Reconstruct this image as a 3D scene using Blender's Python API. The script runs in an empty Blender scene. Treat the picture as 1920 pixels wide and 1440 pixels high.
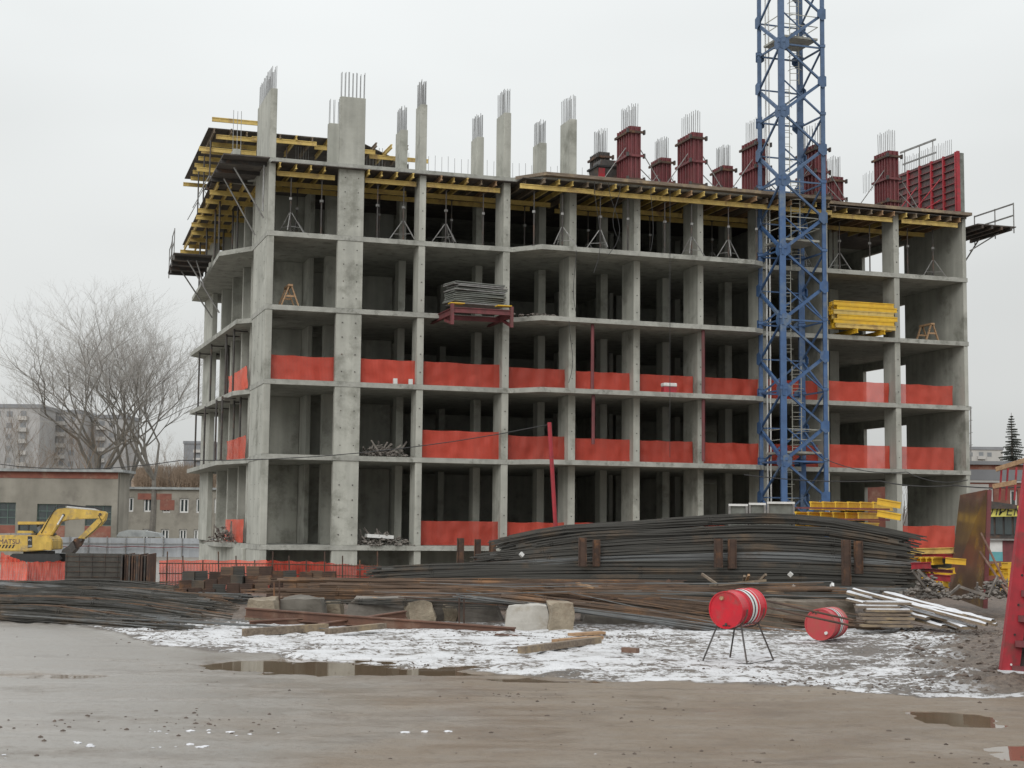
import bpy, bmesh, math, random
from math import sin, cos, pi, radians, sqrt
from mathutils import Vector, Matrix, noise
random.seed(7)
S = bpy.context.scene
COL = S.collection
# ------------------------------------------------------------------ camera, sky, sun, exposure
F, PT, RL, TH, CH = 2885.3, .0933, .0100, .3201, 2.07
P0 = Vector((-9.6471, 61.22, CH - .757))
cam = bpy.data.cameras.new('camera'); cam.sensor_width = 36; cam.lens = F/1920*36
cam.clip_start = .5; cam.clip_end = 3000
camo = bpy.data.objects.new('camera', cam); COL.objects.link(camo)
camo.matrix_world = Matrix.Translation((0, 0, CH)) @ Matrix.Rotation(pi/2+PT, 4, 'X') @ Matrix.Rotation(RL, 4, 'Z')
S.camera = camo
W = bpy.data.worlds.new('World'); S.world = W; W.use_nodes = True
nt = W.node_tree; nt.nodes.clear()
def N(nt, t, **k):
    n = nt.nodes.new(t)
    for a, b in k.items():
        if a in n.inputs: n.inputs[a].default_value = b
        else: setattr(n, a, b)
    return n
out = N(nt, 'ShaderNodeOutputWorld'); bg = N(nt, 'ShaderNodeBackground')
sky = N(nt, 'ShaderNodeTexSky'); sky.sky_type = 'NISHITA'; sky.sun_disc = False
sky.sun_elevation = radians(32); sky.sun_rotation = radians(200)
hsv = N(nt, 'ShaderNodeHueSaturation', Saturation=.15, Value=1.0)
nt.links.new(sky.outputs[0], hsv.inputs['Color'])
# overcast deck: brighter towards the zenith (as a real cloud layer), faint mottling
tc = N(nt, 'ShaderNodeTexCoord'); sep = N(nt, 'ShaderNodeSeparateXYZ')
nt.links.new(tc.outputs['Generated'], sep.inputs[0])
cr = N(nt, 'ShaderNodeValToRGB'); nt.links.new(sep.outputs[2], cr.inputs[0])
el = cr.color_ramp.elements
el[0].position = 0.0; el[0].color = (5.7, 5.85, 5.75, 1)
el[1].position = 1.0; el[1].color = (15, 15.2, 15.6, 1)
e = el.new(.10); e.color = (6.9, 7.05, 6.95, 1)
e = el.new(.30); e.color = (8.9, 9.2, 9.2, 1)
e = el.new(.55); e.color = (11.2, 11.5, 11.6, 1)
no = N(nt, 'ShaderNodeTexNoise', Scale=2.2, Detail=3.0); mp = N(nt, 'ShaderNodeMapping'); mp.inputs['Scale'].default_value = (1, 1, 3)
nt.links.new(tc.outputs['Generated'], mp.inputs[0]); nt.links.new(mp.outputs[0], no.inputs[0])
mr = N(nt, 'ShaderNodeMapRange'); mr.inputs[1].default_value = .3; mr.inputs[2].default_value = .7; mr.inputs[3].default_value = .91; mr.inputs[4].default_value = 1.06
nt.links.new(no.outputs[0], mr.inputs[0])
mx_ = N(nt, 'ShaderNodeMapRange'); mx_.inputs[1].default_value = -.4; mx_.inputs[2].default_value = .4; mx_.inputs[3].default_value = 1.06; mx_.inputs[4].default_value = .93; nt.links.new(sep.outputs[0], mx_.inputs[0])
mm_ = N(nt, 'ShaderNodeMath', operation='MULTIPLY'); nt.links.new(mr.outputs[0], mm_.inputs[0]); nt.links.new(mx_.outputs[0], mm_.inputs[1])
mul = N(nt, 'ShaderNodeVectorMath', operation='SCALE'); nt.links.new(cr.outputs[0], mul.inputs[0]); nt.links.new(mm_.outputs[0], mul.inputs['Scale'])
mixs = N(nt, 'ShaderNodeMix', data_type='RGBA'); mixs.inputs[0].default_value = .93
nt.links.new(hsv.outputs[0], mixs.inputs[6]); nt.links.new(mul.outputs[0], mixs.inputs[7])
nt.links.new(mixs.outputs[2], bg.inputs[0]); bg.inputs[1].default_value = .1
nt.links.new(bg.outputs[0], out.inputs[0])
sun = bpy.data.lights.new('sun', 'SUN'); sun.energy = 1.1; sun.angle = radians(38); sun.color = (1, .97, .93)
suno = bpy.data.objects.new('sun', sun); COL.objects.link(suno)
suno.rotation_euler = (radians(58), 0, radians(-20))
S.view_settings.view_transform = 'Standard'; S.view_settings.look = 'None'
S.view_settings.exposure = 0; S.view_settings.gamma = 1; S.view_settings.use_curve_mapping = False
# ------------------------------------------------------------------ geometry of the view -> places in the world
EX = Vector((cos(TH), sin(TH), 0)); EY = Vector((-sin(TH), cos(TH), 0)); CC = Vector((0, 0, CH))
def ray(x, y):
    X, Y = x-960, y-720; c, s = cos(RL), sin(RL)
    u, v = (c*X+s*Y)/F, -(-s*X+c*Y)/F; c, s = cos(PT), sin(PT)
    return Vector((u, c-v*s, s+v*c))
def at(x, y, D): r = ray(x, y); return CC + r*(D/r.y)
def gp(x, y, z=0.): r = ray(x, y); return CC + r*((z-CH)/r.z)
def LW(a, b, c): return P0 + EX*a + EY*b + Vector((0, 0, c))
# ------------------------------------------------------------------ materials
MATS = {}
def mat(name, c1, c2=None, rough=.8, scale=3., detail=6., bump=.0, bscale=None, metal=0., lo=.35, hi=.65, streak=None, spec=.5, c3=None, s3=1., sq=(1, 1, 1), coord='Object', r2=None):
    m = bpy.data.materials.new(name); m.use_nodes = True; t = m.node_tree; L = t.links.new
    b = t.nodes['Principled BSDF']; b.inputs['Roughness'].default_value = rough; b.inputs['Metallic'].default_value = metal
    b.inputs['Specular IOR Level'].default_value = spec
    c2 = c2 or tuple(v*.75 for v in c1)
    tc = N(t, 'ShaderNodeTexCoord'); mp = N(t, 'ShaderNodeMapping'); mp.inputs['Scale'].default_value = sq
    oi = N(t, 'ShaderNodeObjectInfo'); ad = N(t, 'ShaderNodeVectorMath', operation='ADD'); sc = N(t, 'ShaderNodeVectorMath', operation='SCALE'); sc.inputs['Scale'].default_value = 40
    cx = N(t, 'ShaderNodeCombineXYZ'); L(oi.outputs['Random'], cx.inputs[0]); L(oi.outputs['Random'], cx.inputs[1]); L(cx.outputs[0], sc.inputs[0])
    L(tc.outputs[coord], ad.inputs[0]); L(sc.outputs[0], ad.inputs[1]); L(ad.outputs[0], mp.inputs[0])
    n = N(t, 'ShaderNodeTexNoise', Scale=scale, Detail=detail); n.inputs['Roughness'].default_value = .62; L(mp.outputs[0], n.inputs[0])
    r = N(t, 'ShaderNodeMapRange'); r.inputs[1].default_value = lo; r.inputs[2].default_value = hi; L(n.outputs[0], r.inputs[0])
    mx = N(t, 'ShaderNodeMix', data_type='RGBA'); L(r.outputs[0], mx.inputs[0]); mx.inputs[6].default_value = (*c2, 1); mx.inputs[7].default_value = (*c1, 1)
    last = mx.outputs[2]
    if c3:
        n3 = N(t, 'ShaderNodeTexNoise', Scale=s3, Detail=8.); n3.inputs['Roughness'].default_value = .7; L(ad.outputs[0], n3.inputs[0])
        r3 = N(t, 'ShaderNodeMapRange'); r3.inputs[1].default_value = .52; r3.inputs[2].default_value = .66; L(n3.outputs[0], r3.inputs[0])
        m3 = N(t, 'ShaderNodeMix', data_type='RGBA'); L(r3.outputs[0], m3.inputs[0]); L(last, m3.inputs[6]); m3.inputs[7].default_value = (*c3, 1); last = m3.outputs[2]
    if streak:
        ns = N(t, 'ShaderNodeTexNoise', Scale=1., Detail=4.); ms = N(t, 'ShaderNodeMapping'); ms.inputs['Scale'].default_value = (streak[0], streak[0], streak[1]); L(ad.outputs[0], ms.inputs[0]); L(ms.outputs[0], ns.inputs[0])
        rs = N(t, 'ShaderNodeMapRange'); rs.inputs[1].default_value = .35; rs.inputs[2].default_value = .65; rs.inputs[3].default_value = streak[2]; rs.inputs[4].default_value = 1.06; L(ns.outputs[0], rs.inputs[0])
        vs = N(t, 'ShaderNodeVectorMath', operation='SCALE'); L(last, vs.inputs[0]); L(rs.outputs[0], vs.inputs['Scale']); last = vs.outputs[0]
    L(last, b.inputs['Base Color'])
    if r2 is not None:
        rr = N(t, 'ShaderNodeMapRange'); rr.inputs[1].default_value = lo; rr.inputs[2].default_value = hi; rr.inputs[3].default_value = rough; rr.inputs[4].default_value = r2; L(n.outputs[0], rr.inputs[0]); L(rr.outputs[0], b.inputs['Roughness'])
    if bump:
        nb = N(t, 'ShaderNodeTexNoise', Scale=bscale or scale*4, Detail=6.); L(mp.outputs[0], nb.inputs[0])
        bp = N(t, 'ShaderNodeBump'); bp.inputs['Distance'].default_value = bump; L(nb.outputs[0], bp.inputs['Height']); L(bp.outputs[0], b.inputs['Normal'])
    MATS[name] = m; return m
concrete = mat('concrete', (.45, .45, .40), (.36, .36, .318), rough=.88, scale=.9, bump=.01, bscale=9, streak=(3.2, .22, .84), c3=(.24, .24, .205), s3=.6)
concrete_side = mat('slab_concrete', (.41, .41, .37), (.29, .29, .26), rough=.9, scale=1.6, bump=.015, bscale=12, c3=(.19, .19, .165), s3=2.2)
block_conc = mat('block_concrete', (.34, .29, .215), (.20, .165, .12), rough=.92, scale=2.2, bump=.03, bscale=14, c3=(.17, .12, .08), s3=1.6)
deckwood = mat('deck_plywood', (.10, .085, .075), (.055, .048, .045), rough=.8, scale=2.5, c3=(.16, .14, .12), s3=.8)
yellow = mat('yellow_timber', (.64, .47, .15), (.50, .36, .11), rough=.6, scale=4, bump=.002, c3=(.30, .19, .09), s3=1.3)
yellow_new = mat('yellow_bright', (.78, .50, .03), (.62, .36, .03), rough=.55, scale=4, c3=(.52, .34, .07), s3=1.0)
redsteel = mat('red_steel', (.20, .05, .055), (.14, .04, .042), rough=.55, scale=3.5, c3=(.13, .05, .045), s3=1.5, streak=(5, .8, .8))
redbright = mat('red_paint', (.43, .028, .042), (.32, .028, .038), rough=.5, scale=4.5, c3=(.20, .05, .045), s3=2.6, streak=(6, .8, .75))
greysteel = mat('galvanised_steel', (.30, .30, .29), (.18, .17, .16), rough=.5, scale=5, metal=.3)
darksteel = mat('dark_steel', (.07, .065, .06), (.04, .035, .032), rough=.6, scale=5, c3=(.12, .07, .045), s3=2)
rust = mat('rusty_steel', (.095, .058, .042), (.055, .036, .028), rough=.85, scale=3, bump=.004, c3=(.20, .10, .05), s3=2.0)
rustbeam = mat('rusty_beam', (.17, .085, .055), (.10, .055, .04), rough=.85, scale=2, bump=.004, c3=(.22, .15, .11), s3=1.1)
starter = mat('starter_bar_steel', (.34, .35, .35), (.24, .24, .24), rough=.55, scale=6)
rebar_dark = mat('rebar_dark', (.070, .067, .058), (.04, .038, .033), rough=.62, scale=2.0, c3=(.12, .085, .055), s3=.7, sq=(.35, 11, 11), r2=.45)
rebar_grey = mat('rebar_grey', (.17, .18, .18), (.10, .10, .098), rough=.5, scale=2.0, c3=(.10, .075, .055), s3=.8, sq=(.35, 11, 11))
rebar_brown = mat('rebar_brown', (.17, .11, .072), (.095, .066, .048), rough=.75, scale=1.6, c3=(.25, .135, .065), s3=1.0, sq=(.35, 11, 11))
cranblue = mat('crane_blue', (.058, .125, .265), (.04, .085, .185), rough=.55, scale=2.4, c3=(.13, .17, .22), s3=.9)
crangrey = mat('crane_grey_blue', (.085, .14, .245), (.06, .10, .17), rough=.6, scale=3)
cream = mat('cream_steel', (.42, .42, .36), (.30, .29, .25), rough=.6, scale=4)
whitepaint = mat('white_paint', (.72, .72, .70), (.58, .58, .56), rough=.5, scale=3)
wood = mat('weathered_timber', (.24, .19, .14), (.13, .10, .075), rough=.85, scale=3, bump=.006, sq=(1, 6, 6), c3=(.33, .25, .15), s3=1.1)
woodlight = mat('light_timber', (.42, .27, .15), (.27, .16, .09), rough=.8, scale=3, sq=(1, 6, 6))
ply = mat('film_faced_plywood', (.14, .085, .045), (.085, .055, .038), rough=.26, scale=1.2, r2=.14, c3=(.24, .15, .04), s3=.8, spec=.7)  # yellowish blotches imitate the reflection of yellow beams
plygrey = mat('grey_plywood_sheet', (.20, .21, .19), (.11, .115, .10), rough=.7, scale=3)
snowm = mat('snow', (.68, .69, .71), (.55, .56, .58), rough=.7, scale=6, bump=.01)
barrelred = mat('drum_red', (.58, .014, .028), (.46, .013, .026), rough=.5, scale=4.5, c3=(.36, .05, .05), s3=3.2, bump=.004, bscale=4, r2=.34)
barrelold = mat('drum_red_scuffed', (.52, .035, .06), (.40, .07, .06), rough=.5, scale=2.5, c3=(.30, .13, .10), s3=1.5)
rubblem = mat('rubble', (.24, .215, .19), (.08, .07, .06), rough=.9, scale=3)
plaster = mat('stained_plaster', (.32, .30, .255), (.23, .215, .18), rough=.92, scale=.35, c3=(.18, .165, .14), s3=.25, streak=(.8, .1, .85))
brick = mat('brick_red', (.27, .105, .075), (.20, .08, .062), rough=.9, scale=1.5, c3=(.30, .18, .13), s3=.7)
glass = mat('window_glass', (.05, .065, .065), (.03, .04, .042), rough=.12, scale=1, spec=.7)
greyfence = mat('grey_sheet_metal', (.40, .42, .44), (.31, .33, .35), rough=.55, scale=.8, streak=(2, .3, .9))
roofsheet = mat('roof_slate', (.36, .38, .37), (.22, .23, .23), rough=.7, scale=1.5)
panelblock = mat('panel_facade', (.43, .42, .41), (.34, .335, .33), rough=.9, scale=.08)  # wall colour paled to stand in for haze
panelpale = mat('panel_pale', (.52, .50, .47), (.40, .39, .37), rough=.9, scale=.1)
paneldark = mat('dark_panel_grey', (.26, .265, .275), (.20, .205, .215), rough=.8, scale=.3)  # dark grey for roofs, fascia and far block, lifted to imitate haze
bark = mat('poplar_bark', (.21, .195, .17), (.14, .13, .115), rough=.95, scale=2)
twigm = mat('twigs', (.38, .36, .33), (.29, .275, .255), rough=.95, scale=1)  # twig colour lightened to imitate haze and sky light
darkbark = mat('dark_bark', (.13, .11, .09), (.09, .075, .065), rough=.95, scale=2)
sprucem = mat('spruce_needles', (.12, .13, .115), (.08, .09, .08), rough=.9, scale=1.5)  # needle colour lightened to imitate haze
brushm = mat('dry_brush', (.25, .185, .13), (.19, .145, .105), rough=.95, scale=.3)
excyel = mat('excavator_yellow', (.68, .46, .09), (.52, .34, .07), rough=.5, scale=1.8, c3=(.34, .25, .13), s3=1.6, streak=(2, .4, .8))
blackp = mat('black_rubber', (.03, .03, .03), (.02, .02, .02), rough=.6)
cablem = mat('black_cable', (.03, .03, .03), (.025, .025, .025), rough=.6)
teal = mat('teal_paint', (.12, .36, .38), (.10, .30, .33), rough=.6)
signyel = mat('sign_yellow', (.68, .62, .14), (.60, .55, .13), rough=.5)
def netmat(name, col, alpha, fold=.5):
    m = bpy.data.materials.new(name); m.use_nodes = True; t = m.node_tree; L = t.links.new
    b = t.nodes['Principled BSDF']; b.inputs['Roughness'].default_value = .6
    tc = N(t, 'ShaderNodeTexCoord'); n = N(t, 'ShaderNodeTexNoise', Scale=1.4, Detail=5.); L(tc.outputs['Object'], n.inputs[0])
    oi = N(t, 'ShaderNodeObjectInfo'); av = N(t, 'ShaderNodeMath', operation='ADD'); am = N(t, 'ShaderNodeMath', operation='MULTIPLY_ADD'); am.inputs[1].default_value = .9; am.inputs[2].default_value = -.45; L(oi.outputs['Random'], am.inputs[0]); L(n.outputs[0], av.inputs[0]); L(am.outputs[0], av.inputs[1]); av.use_clamp = True
    mx = N(t, 'ShaderNodeMix', data_type='RGBA'); L(av.outputs[0], mx.inputs[0]); mx.inputs[6].default_value = (*[v*.72 for v in col], 1); mx.inputs[7].default_value = (*[min(1, v*1.15) for v in col], 1)
    w = N(t, 'ShaderNodeTexWave', Scale=5.5, Distortion=.6); w.wave_type = 'BANDS'; w.bands_direction = 'X'; L(tc.outputs['Object'], w.inputs[0])
    w2 = N(t, 'ShaderNodeTexWave', Scale=7., Distortion=.4); w2.wave_type = 'BANDS'; w2.bands_direction = 'Z'; L(tc.outputs['Object'], w2.inputs[0])
    a = N(t, 'ShaderNodeMath', operation='MAXIMUM'); L(w.outputs[1], a.inputs[0]); L(w2.outputs[1], a.inputs[1])
    r = N(t, 'ShaderNodeMapRange'); r.inputs[1].default_value = .2; r.inputs[2].default_value = .9; r.inputs[3].default_value = alpha-.2; r.inputs[4].default_value = min(1, alpha+.13); L(a.outputs[0], r.inputs[0])
    L(mx.outputs[2], b.inputs['Base Color']); L(r.outputs[0], b.inputs['Alpha'])
    tr = N(t, 'ShaderNodeBsdfTranslucent'); L(mx.outputs[2], tr.inputs[0])
    return m
net = netmat('orange_net', (.50, .058, .032), .80)
netthin = netmat('orange_net_thin', (.74, .10, .05), .68)
# ------------------------------------------------------------------ mesh helpers
class MB:
    def __init__(s): s.v = []; s.f = []
    def add(s, vs, fs):
        o = len(s.v); s.v += [tuple(v) for v in vs]; s.f += [tuple(i+o for i in f) for f in fs]; return s
    def box(s, x0, x1, y0, y1, z0, z1):
        return s.add([(x0, y0, z0), (x1, y0, z0), (x1, y1, z0), (x0, y1, z0), (x0, y0, z1), (x1, y0, z1), (x1, y1, z1), (x0, y1, z1)],
                     [(0, 3, 2, 1), (4, 5, 6, 7), (0, 1, 5, 4), (1, 2, 6, 5), (2, 3, 7, 6), (3, 0, 4, 7)])
    def bar(s, p, q, w, h=None, up=(0, 0, 1), off=(0, 0)):
        p = Vector(p); q = Vector(q); h = h or w; d = (q-p)
        if d.length < 1e-6: return s
        d.normalize(); u = Vector(up)
        if abs(d.dot(u)) > .98: u = Vector((1, 0, 0)) if abs(d.x) < .9 else Vector((0, 1, 0))
        r = d.cross(u).normalized(); u = r.cross(d).normalized()
        o = r*off[0]+u*off[1]
        vs = [e+o+r*a*w/2+u*b*h/2 for e in (p, q) for a, b in ((-1, -1), (1, -1), (1, 1), (-1, 1))]
        return s.add(vs, [(0, 3, 2, 1), (4, 5, 6, 7), (0, 1, 5, 4), (1, 2, 6, 5), (2, 3, 7, 6), (3, 0, 4, 7)])
    def ibeam(s, p, q, h=.2, w=.08, tf=.04, tw=.03):
        s.bar(p, q, w, tf, off=(0, h/2-tf/2)); s.bar(p, q, w, tf, off=(0, -h/2+tf/2)); return s.bar(p, q, tw, h-2*tf)
    def tube(s, pts, r, n=5, cap=True, r1=None):
        pts = [Vector(p) for p in pts]; vs = []; fs = []; L = len(pts); pr = None
        for i, p in enumerate(pts):
            d = (pts[min(i+1, L-1)]-pts[max(i-1, 0)])
            d = d.normalized() if d.length > 1e-9 else Vector((0, 0, 1))
            if pr is None: pr = d.orthogonal().normalized()
            pr = (pr-d*pr.dot(d))
            pr = pr.normalized() if pr.length > 1e-6 else d.orthogonal().normalized()
            b = d.cross(pr); rr = r if r1 is None else r+(r1-r)*i/(L-1)
            for k in range(n):
                a = 2*pi*k/n; vs.append(p+(pr*cos(a)+b*sin(a))*rr)
        for i in range(L-1):
            for k in range(n): fs.append((i*n+k, i*n+(k+1) % n, (i+1)*n+(k+1) % n, (i+1)*n+k))
        if cap: fs.append(tuple(range(n))[::-1]); fs.append(tuple((L-1)*n+k for k in range(n)))
        return s.add(vs, fs)
    def prism(s, poly, z0, z1):
        n = len(poly); vs = [(x, y, z0) for x, y in poly]+[(x, y, z1) for x, y in poly]
        return s.add(vs, [tuple(range(n))[::-1], tuple(range(n, 2*n))]+[(i, (i+1) % n, n+(i+1) % n, n+i) for i in range(n)])
    def profile(s, poly, y0, y1):   # outline in x,z, extruded in y
        n = len(poly); vs = [(x, y0, z) for x, z in poly]+[(x, y1, z) for x, z in poly]
        return s.add(vs, [tuple(range(n)), tuple(range(n, 2*n))[::-1]]+[(i, n+i, n+(i+1) % n, (i+1) % n) for i in range(n)])
    def rock(s, c, r, seed=0, sq=.7):
        rnd = random.Random(seed); c = Vector(c)
        vs = [(0, 0, 1), (.9, 0, .3), (.28, .85, .3), (-.72, .53, .3), (-.72, -.53, .3), (.28, -.85, .3), (.72, .53, -.4), (-.28, .85, -.4), (-.9, 0, -.4), (-.28, -.85, -.4), (.72, -.53, -.4), (0, 0, -.9)]
        fs = [(0, 1, 2), (0, 2, 3), (0, 3, 4), (0, 4, 5), (0, 5, 1), (1, 6, 2), (2, 6, 7), (2, 7, 3), (3, 7, 8), (3, 8, 4), (4, 8, 9), (4, 9, 5), (5, 9, 10), (5, 10, 1), (1, 10, 6), (6, 11, 7), (7, 11, 8), (8, 11, 9), (9, 11, 10), (10, 11, 6)]
        sx, sy = rnd.uniform(.7, 1.3), rnd.uniform(.7, 1.3); a = rnd.uniform(0, 6.28)
        return s.add([c+Vector(((v[0]*sx*cos(a)-v[1]*sy*sin(a))*r*rnd.uniform(.75, 1.2), (v[0]*sx*sin(a)+v[1]*sy*cos(a))*r*rnd.uniform(.75, 1.2), v[2]*r*sq*rnd.uniform(.7, 1.2))) for v in vs], fs)
    def mesh(s, name, m=None, smooth=False):
        me = bpy.data.meshes.new(name); me.from_pydata(s.v, [], s.f); me.update()
        if m: me.materials.append(m)
        if smooth: me.shade_smooth()
        return me
    def build(s, name, m, parent=None, smooth=False, loc=None):
        return link(name, s.mesh(name, m, smooth), parent, loc)
def link(name, me, parent=None, loc=None):
    o = bpy.data.objects.new(name, me); COL.objects.link(o)
    if parent: o.parent = parent
    if loc is not None: o.location = loc
    return o
def tag(o, label=None, cat=None, group=None, kind=None):
    if label: o['label'] = label
    if cat: o['category'] = cat
    if group: o['group'] = group
    if kind: o['kind'] = kind
    return o
def thing(name, label, cat, loc=(0, 0, 0), rz=0., group=None):
    o = bpy.data.objects.new(name, None); COL.objects.link(o); o.location = loc; o.rotation_euler = (0, 0, rz)
    o.empty_display_size = .2
    return tag(o, label, cat, group)
def dup(root, label=None, loc=None, rz=None, group=None):
    def cp(o, par):
        c = o.copy(); COL.objects.link(c); c.parent = par
        for ch in list(o.children): cp(ch, c)
        return c
    r = cp(root, root.parent)
    if label: r['label'] = label
    if loc is not None: r.location = loc
    if rz is not None: r.rotation_euler = (0, 0, rz)
    if group: r['group'] = group
    return r
def bev(o, w=.01, seg=1):
    me = o.data; bm = bmesh.new(); bm.from_mesh(me); bmesh.ops.bevel(bm, geom=bm.edges[:], offset=w, segments=seg, affect='EDGES', clamp_overlap=True); bm.to_mesh(me); bm.free(); return o
ORD = ['first', 'second', 'third', 'fourth', 'fifth', 'sixth', 'seventh', 'eighth', 'ninth', 'tenth', 'eleventh', 'twelfth', 'thirteenth', 'fourteenth', 'fifteenth', 'sixteenth', 'seventeenth', 'eighteenth', 'nineteenth', 'twentieth', 'twenty-first', 'twenty-second', 'twenty-third', 'twenty-fourth']+['twenty-'+q for q in ('fifth', 'sixth', 'seventh', 'eighth', 'ninth')]+['thirtieth']+['thirty-'+q for q in ('first', 'second', 'third', 'fourth', 'fifth')]
STO = ['ground', 'second', 'third', 'fourth', 'fifth']
# ------------------------------------------------------------------ ground
def smooth(a, b, x): t = max(0., min(1., (x-a)/(b-a))); return t*t*(3-2*t)
def interp(pts, x):
    if x <= pts[0][0]: return pts[0][1]
    for (a, b), (c, d) in zip(pts, pts[1:]):
        if x <= c: return b+(d-b)*(x-a)/(c-a)
    return pts[-1][1]
front = [(-30, 33), (-9, 31.2), (-7.75, 29.9), (-5.88, 26.2), (-2.91, 23.95), (-.42, 22.3), (2.46, 20.86), (4.42, 20.04), (5.2, 19.4), (7.5, 19.7), (12, 20.5)]
PUD = [(-2.5, 23.4, 2.0, 1.7, .06), (-.9, 22.6, 1.8, .75, .04), (.9, 21.5, 1.7, .5, .034), (5.0, 17.7, .52, .85, .05), (5.15, 14.75, .7, .75, .05), (-6.4, 21.4, .9, .45, .05), (2.9, 19.2, .9, .25, .03)]
WL = -.022
def nz(x, y, s, o=0.): return noise.noise(Vector((x*s, y*s, o)))
RUTS = [(13.2, -.10, .004, .16, .022), (17.0, .05, -.006, .15, .018), (18.3, -.03, .003, .13, .015), (20.6, -.22, .0, .15, .014), (12.0, .22, .0, .14, .02)]
def hgt(x, y):
    h = 0.
    fr = interp(front, x)
    inside = smooth(-.4, .5, y-fr)
    h += .010*nz(x, y, .35, 3)+.006*nz(x, y, 1.4, 9)*(1-inside)
    if y < 27:
        for c0, sl, cv, w_, dp in RUTS:
            for gg in (0, 1.75):
                d_ = (y-(c0+gg+sl*x+cv*x*x+.10*nz(x, y, .25, c0)))/w_
                if abs(d_) < 3: h += .55*dp*(-math.exp(-d_*d_*1.4)+.75*math.exp(-(abs(d_)-1.5)**2*5))*(.6+.5*nz(x, y, .5, c0*3))*(1-inside)
        h += .014*max(0, nz(x, y, .8, 21))*(1-inside)
    for px, py, rx, ry, d in PUD:
        q = ((x-px)/rx)**2+((y-py)/ry)**2+.75*nz(x, y, 1.1, 1)+.5*nz(x, y, 2.9, 5)+.2*nz(x, y, 7.3, 6)
        h -= d*(1-smooth(.3, 1.25, q))
    if y < 80:
        h += inside*(.03+.045*nz(x, y, 1.1, 4)+.03*nz(x, y, 4., 7)+.02*nz(x, y, 9., 2))
        soil = smooth(-.9, 1.2, x-(5.3+.24*(y-20.5))+.25*nz(x, y, 1.2))*smooth(19.2, 20.6, y)*(1-smooth(29, 34, y))
        h += soil*(.06+.10*nz(x, y, .8, 11)+.07*nz(x, y, 2.6, 13)+.045*nz(x, y, 7.5, 15))
    h -= .85*smooth(52, 85, y)
    if y > 85: h += .25*nz(x, y, .02)
    return h
xs = [i*.11 for i in range(-110, 111)]
s = .12; x = 12.
right = []
while x < 900: s *= 1.09; x += s; right.append(x)
xs = [-v for v in right[::-1]]+xs+right
ys = []; y = 3.
while y < 12: ys.append(y); y += .25
while y < 24: ys.append(y); y += .06
while y < 40: ys.append(y); y += .085
s = .085
while y < 1600: ys.append(y); s *= 1.045; y += s
nx = len(xs); gv = []; masks = []
for yy in ys:
    for xx in xs: gv.append((xx, yy, hgt(xx, yy)))
gf = [(j*nx+i, j*nx+i+1, (j+1)*nx+i+1, (j+1)*nx+i) for j in range(len(ys)-1) for i in range(nx-1)]
me = bpy.data.meshes.new('ground'); me.from_pydata(gv, [], gf); me.shade_smooth()
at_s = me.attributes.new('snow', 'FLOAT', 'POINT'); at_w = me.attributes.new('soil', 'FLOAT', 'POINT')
sv = []; wv = []
for xx, yy, zz in gv:
    fr = interp(front, xx); d = yy-fr
    sn = smooth(-.15, .6, d+.35*nz(xx, yy, .9))
    sn *= 1-.75*smooth(31, 35, yy)
    sn *= 1-smooth(-7.5, -9.5, xx)*.6
    so = smooth(-.3, 1.3, xx-(5.5+.27*(yy-20.5))+.7*nz(xx, yy, .7))*smooth(-.1, .5, d)
    sn *= 1-.32*smooth(2.8, 5.0, xx+.8*nz(xx, yy, .5, 3))
    sn *= 1-.85*so
    if 34 < yy: sn *= .5
    if xx > 4.2: sn = max(sn, .95*(1-smooth(.06, .2, abs(d-.18+.12*nz(xx, yy, 1.3)))))
    so = max(so, smooth(30.8, 32.2, yy+.4*nz(xx, yy, .5))*(1-smooth(50, 56, yy))*smooth(-9, -7.5, xx))  # soil mask carried on under the pile to paint its shade
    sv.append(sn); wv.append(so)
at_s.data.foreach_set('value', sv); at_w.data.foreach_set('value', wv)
gm = bpy.data.materials.new('wet_ground'); gm.use_nodes = True; t = gm.node_tree; L = t.links.new; B = t.nodes['Principled BSDF']
tcg = N(t, 'ShaderNodeTexCoord'); stretch = N(t, 'ShaderNodeMapping'); stretch.inputs['Scale'].default_value = (.7, 1.25, 1); stretch.inputs['Rotation'].default_value = (0, 0, -.10); L(tcg.outputs['Object'], stretch.inputs[0])
def tnoise(scale, detail=6., src=None, rough=.6):
    n = N(t, 'ShaderNodeTexNoise', Scale=scale, Detail=detail); n.inputs['Roughness'].default_value = rough; L((src or tcg.outputs['Object']), n.inputs[0]); return n.outputs[0]
def mrange(v, a, b, c=0., d=1.):
    r = N(t, 'ShaderNodeMapRange'); r.inputs[1].default_value = a; r.inputs[2].default_value = b; r.inputs[3].default_value = c; r.inputs[4].default_value = d; L(v, r.inputs[0]); return r.outputs[0]
def mixc(f, a, b):
    m = N(t, 'ShaderNodeMix', data_type='RGBA'); L(f, m.inputs[0])
    for i, c in ((6, a), (7, b)):
        if isinstance(c, tuple): m.inputs[i].default_value = (*c, 1)
        else: L(c, m.inputs[i])
    return m.outputs[2]
def math2(op, a, b):
    m = N(t, 'ShaderNodeMath', operation=op)
    for i, v in ((0, a), (1, b)):
        if isinstance(v, (int, float)): m.inputs[i].default_value = v
        else: L(v, m.inputs[i])
    return m.outputs[0]
big = tnoise(.35, 5, stretch.outputs[0]); mid = tnoise(1.8, 7, stretch.outputs[0]); fine = tnoise(9, 8, None, .7); grit = tnoise(38, 5, None, .75)
c = mixc(mrange(big, .35, .65), (.165, .122, .080), (.215, .172, .125))
sepg = N(t, 'ShaderNodeSeparateXYZ'); L(tcg.outputs['Object'], sepg.inputs[0])
left_grey = mrange(math2('ADD', sepg.outputs[0], math2('MULTIPLY', tnoise(.5, 6), 7.)), 2.9, .6)
c = mixc(math2('MULTIPLY', left_grey, .85), c, (.245, .232, .208))  # road tone turns greyer and paler towards the left
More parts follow.
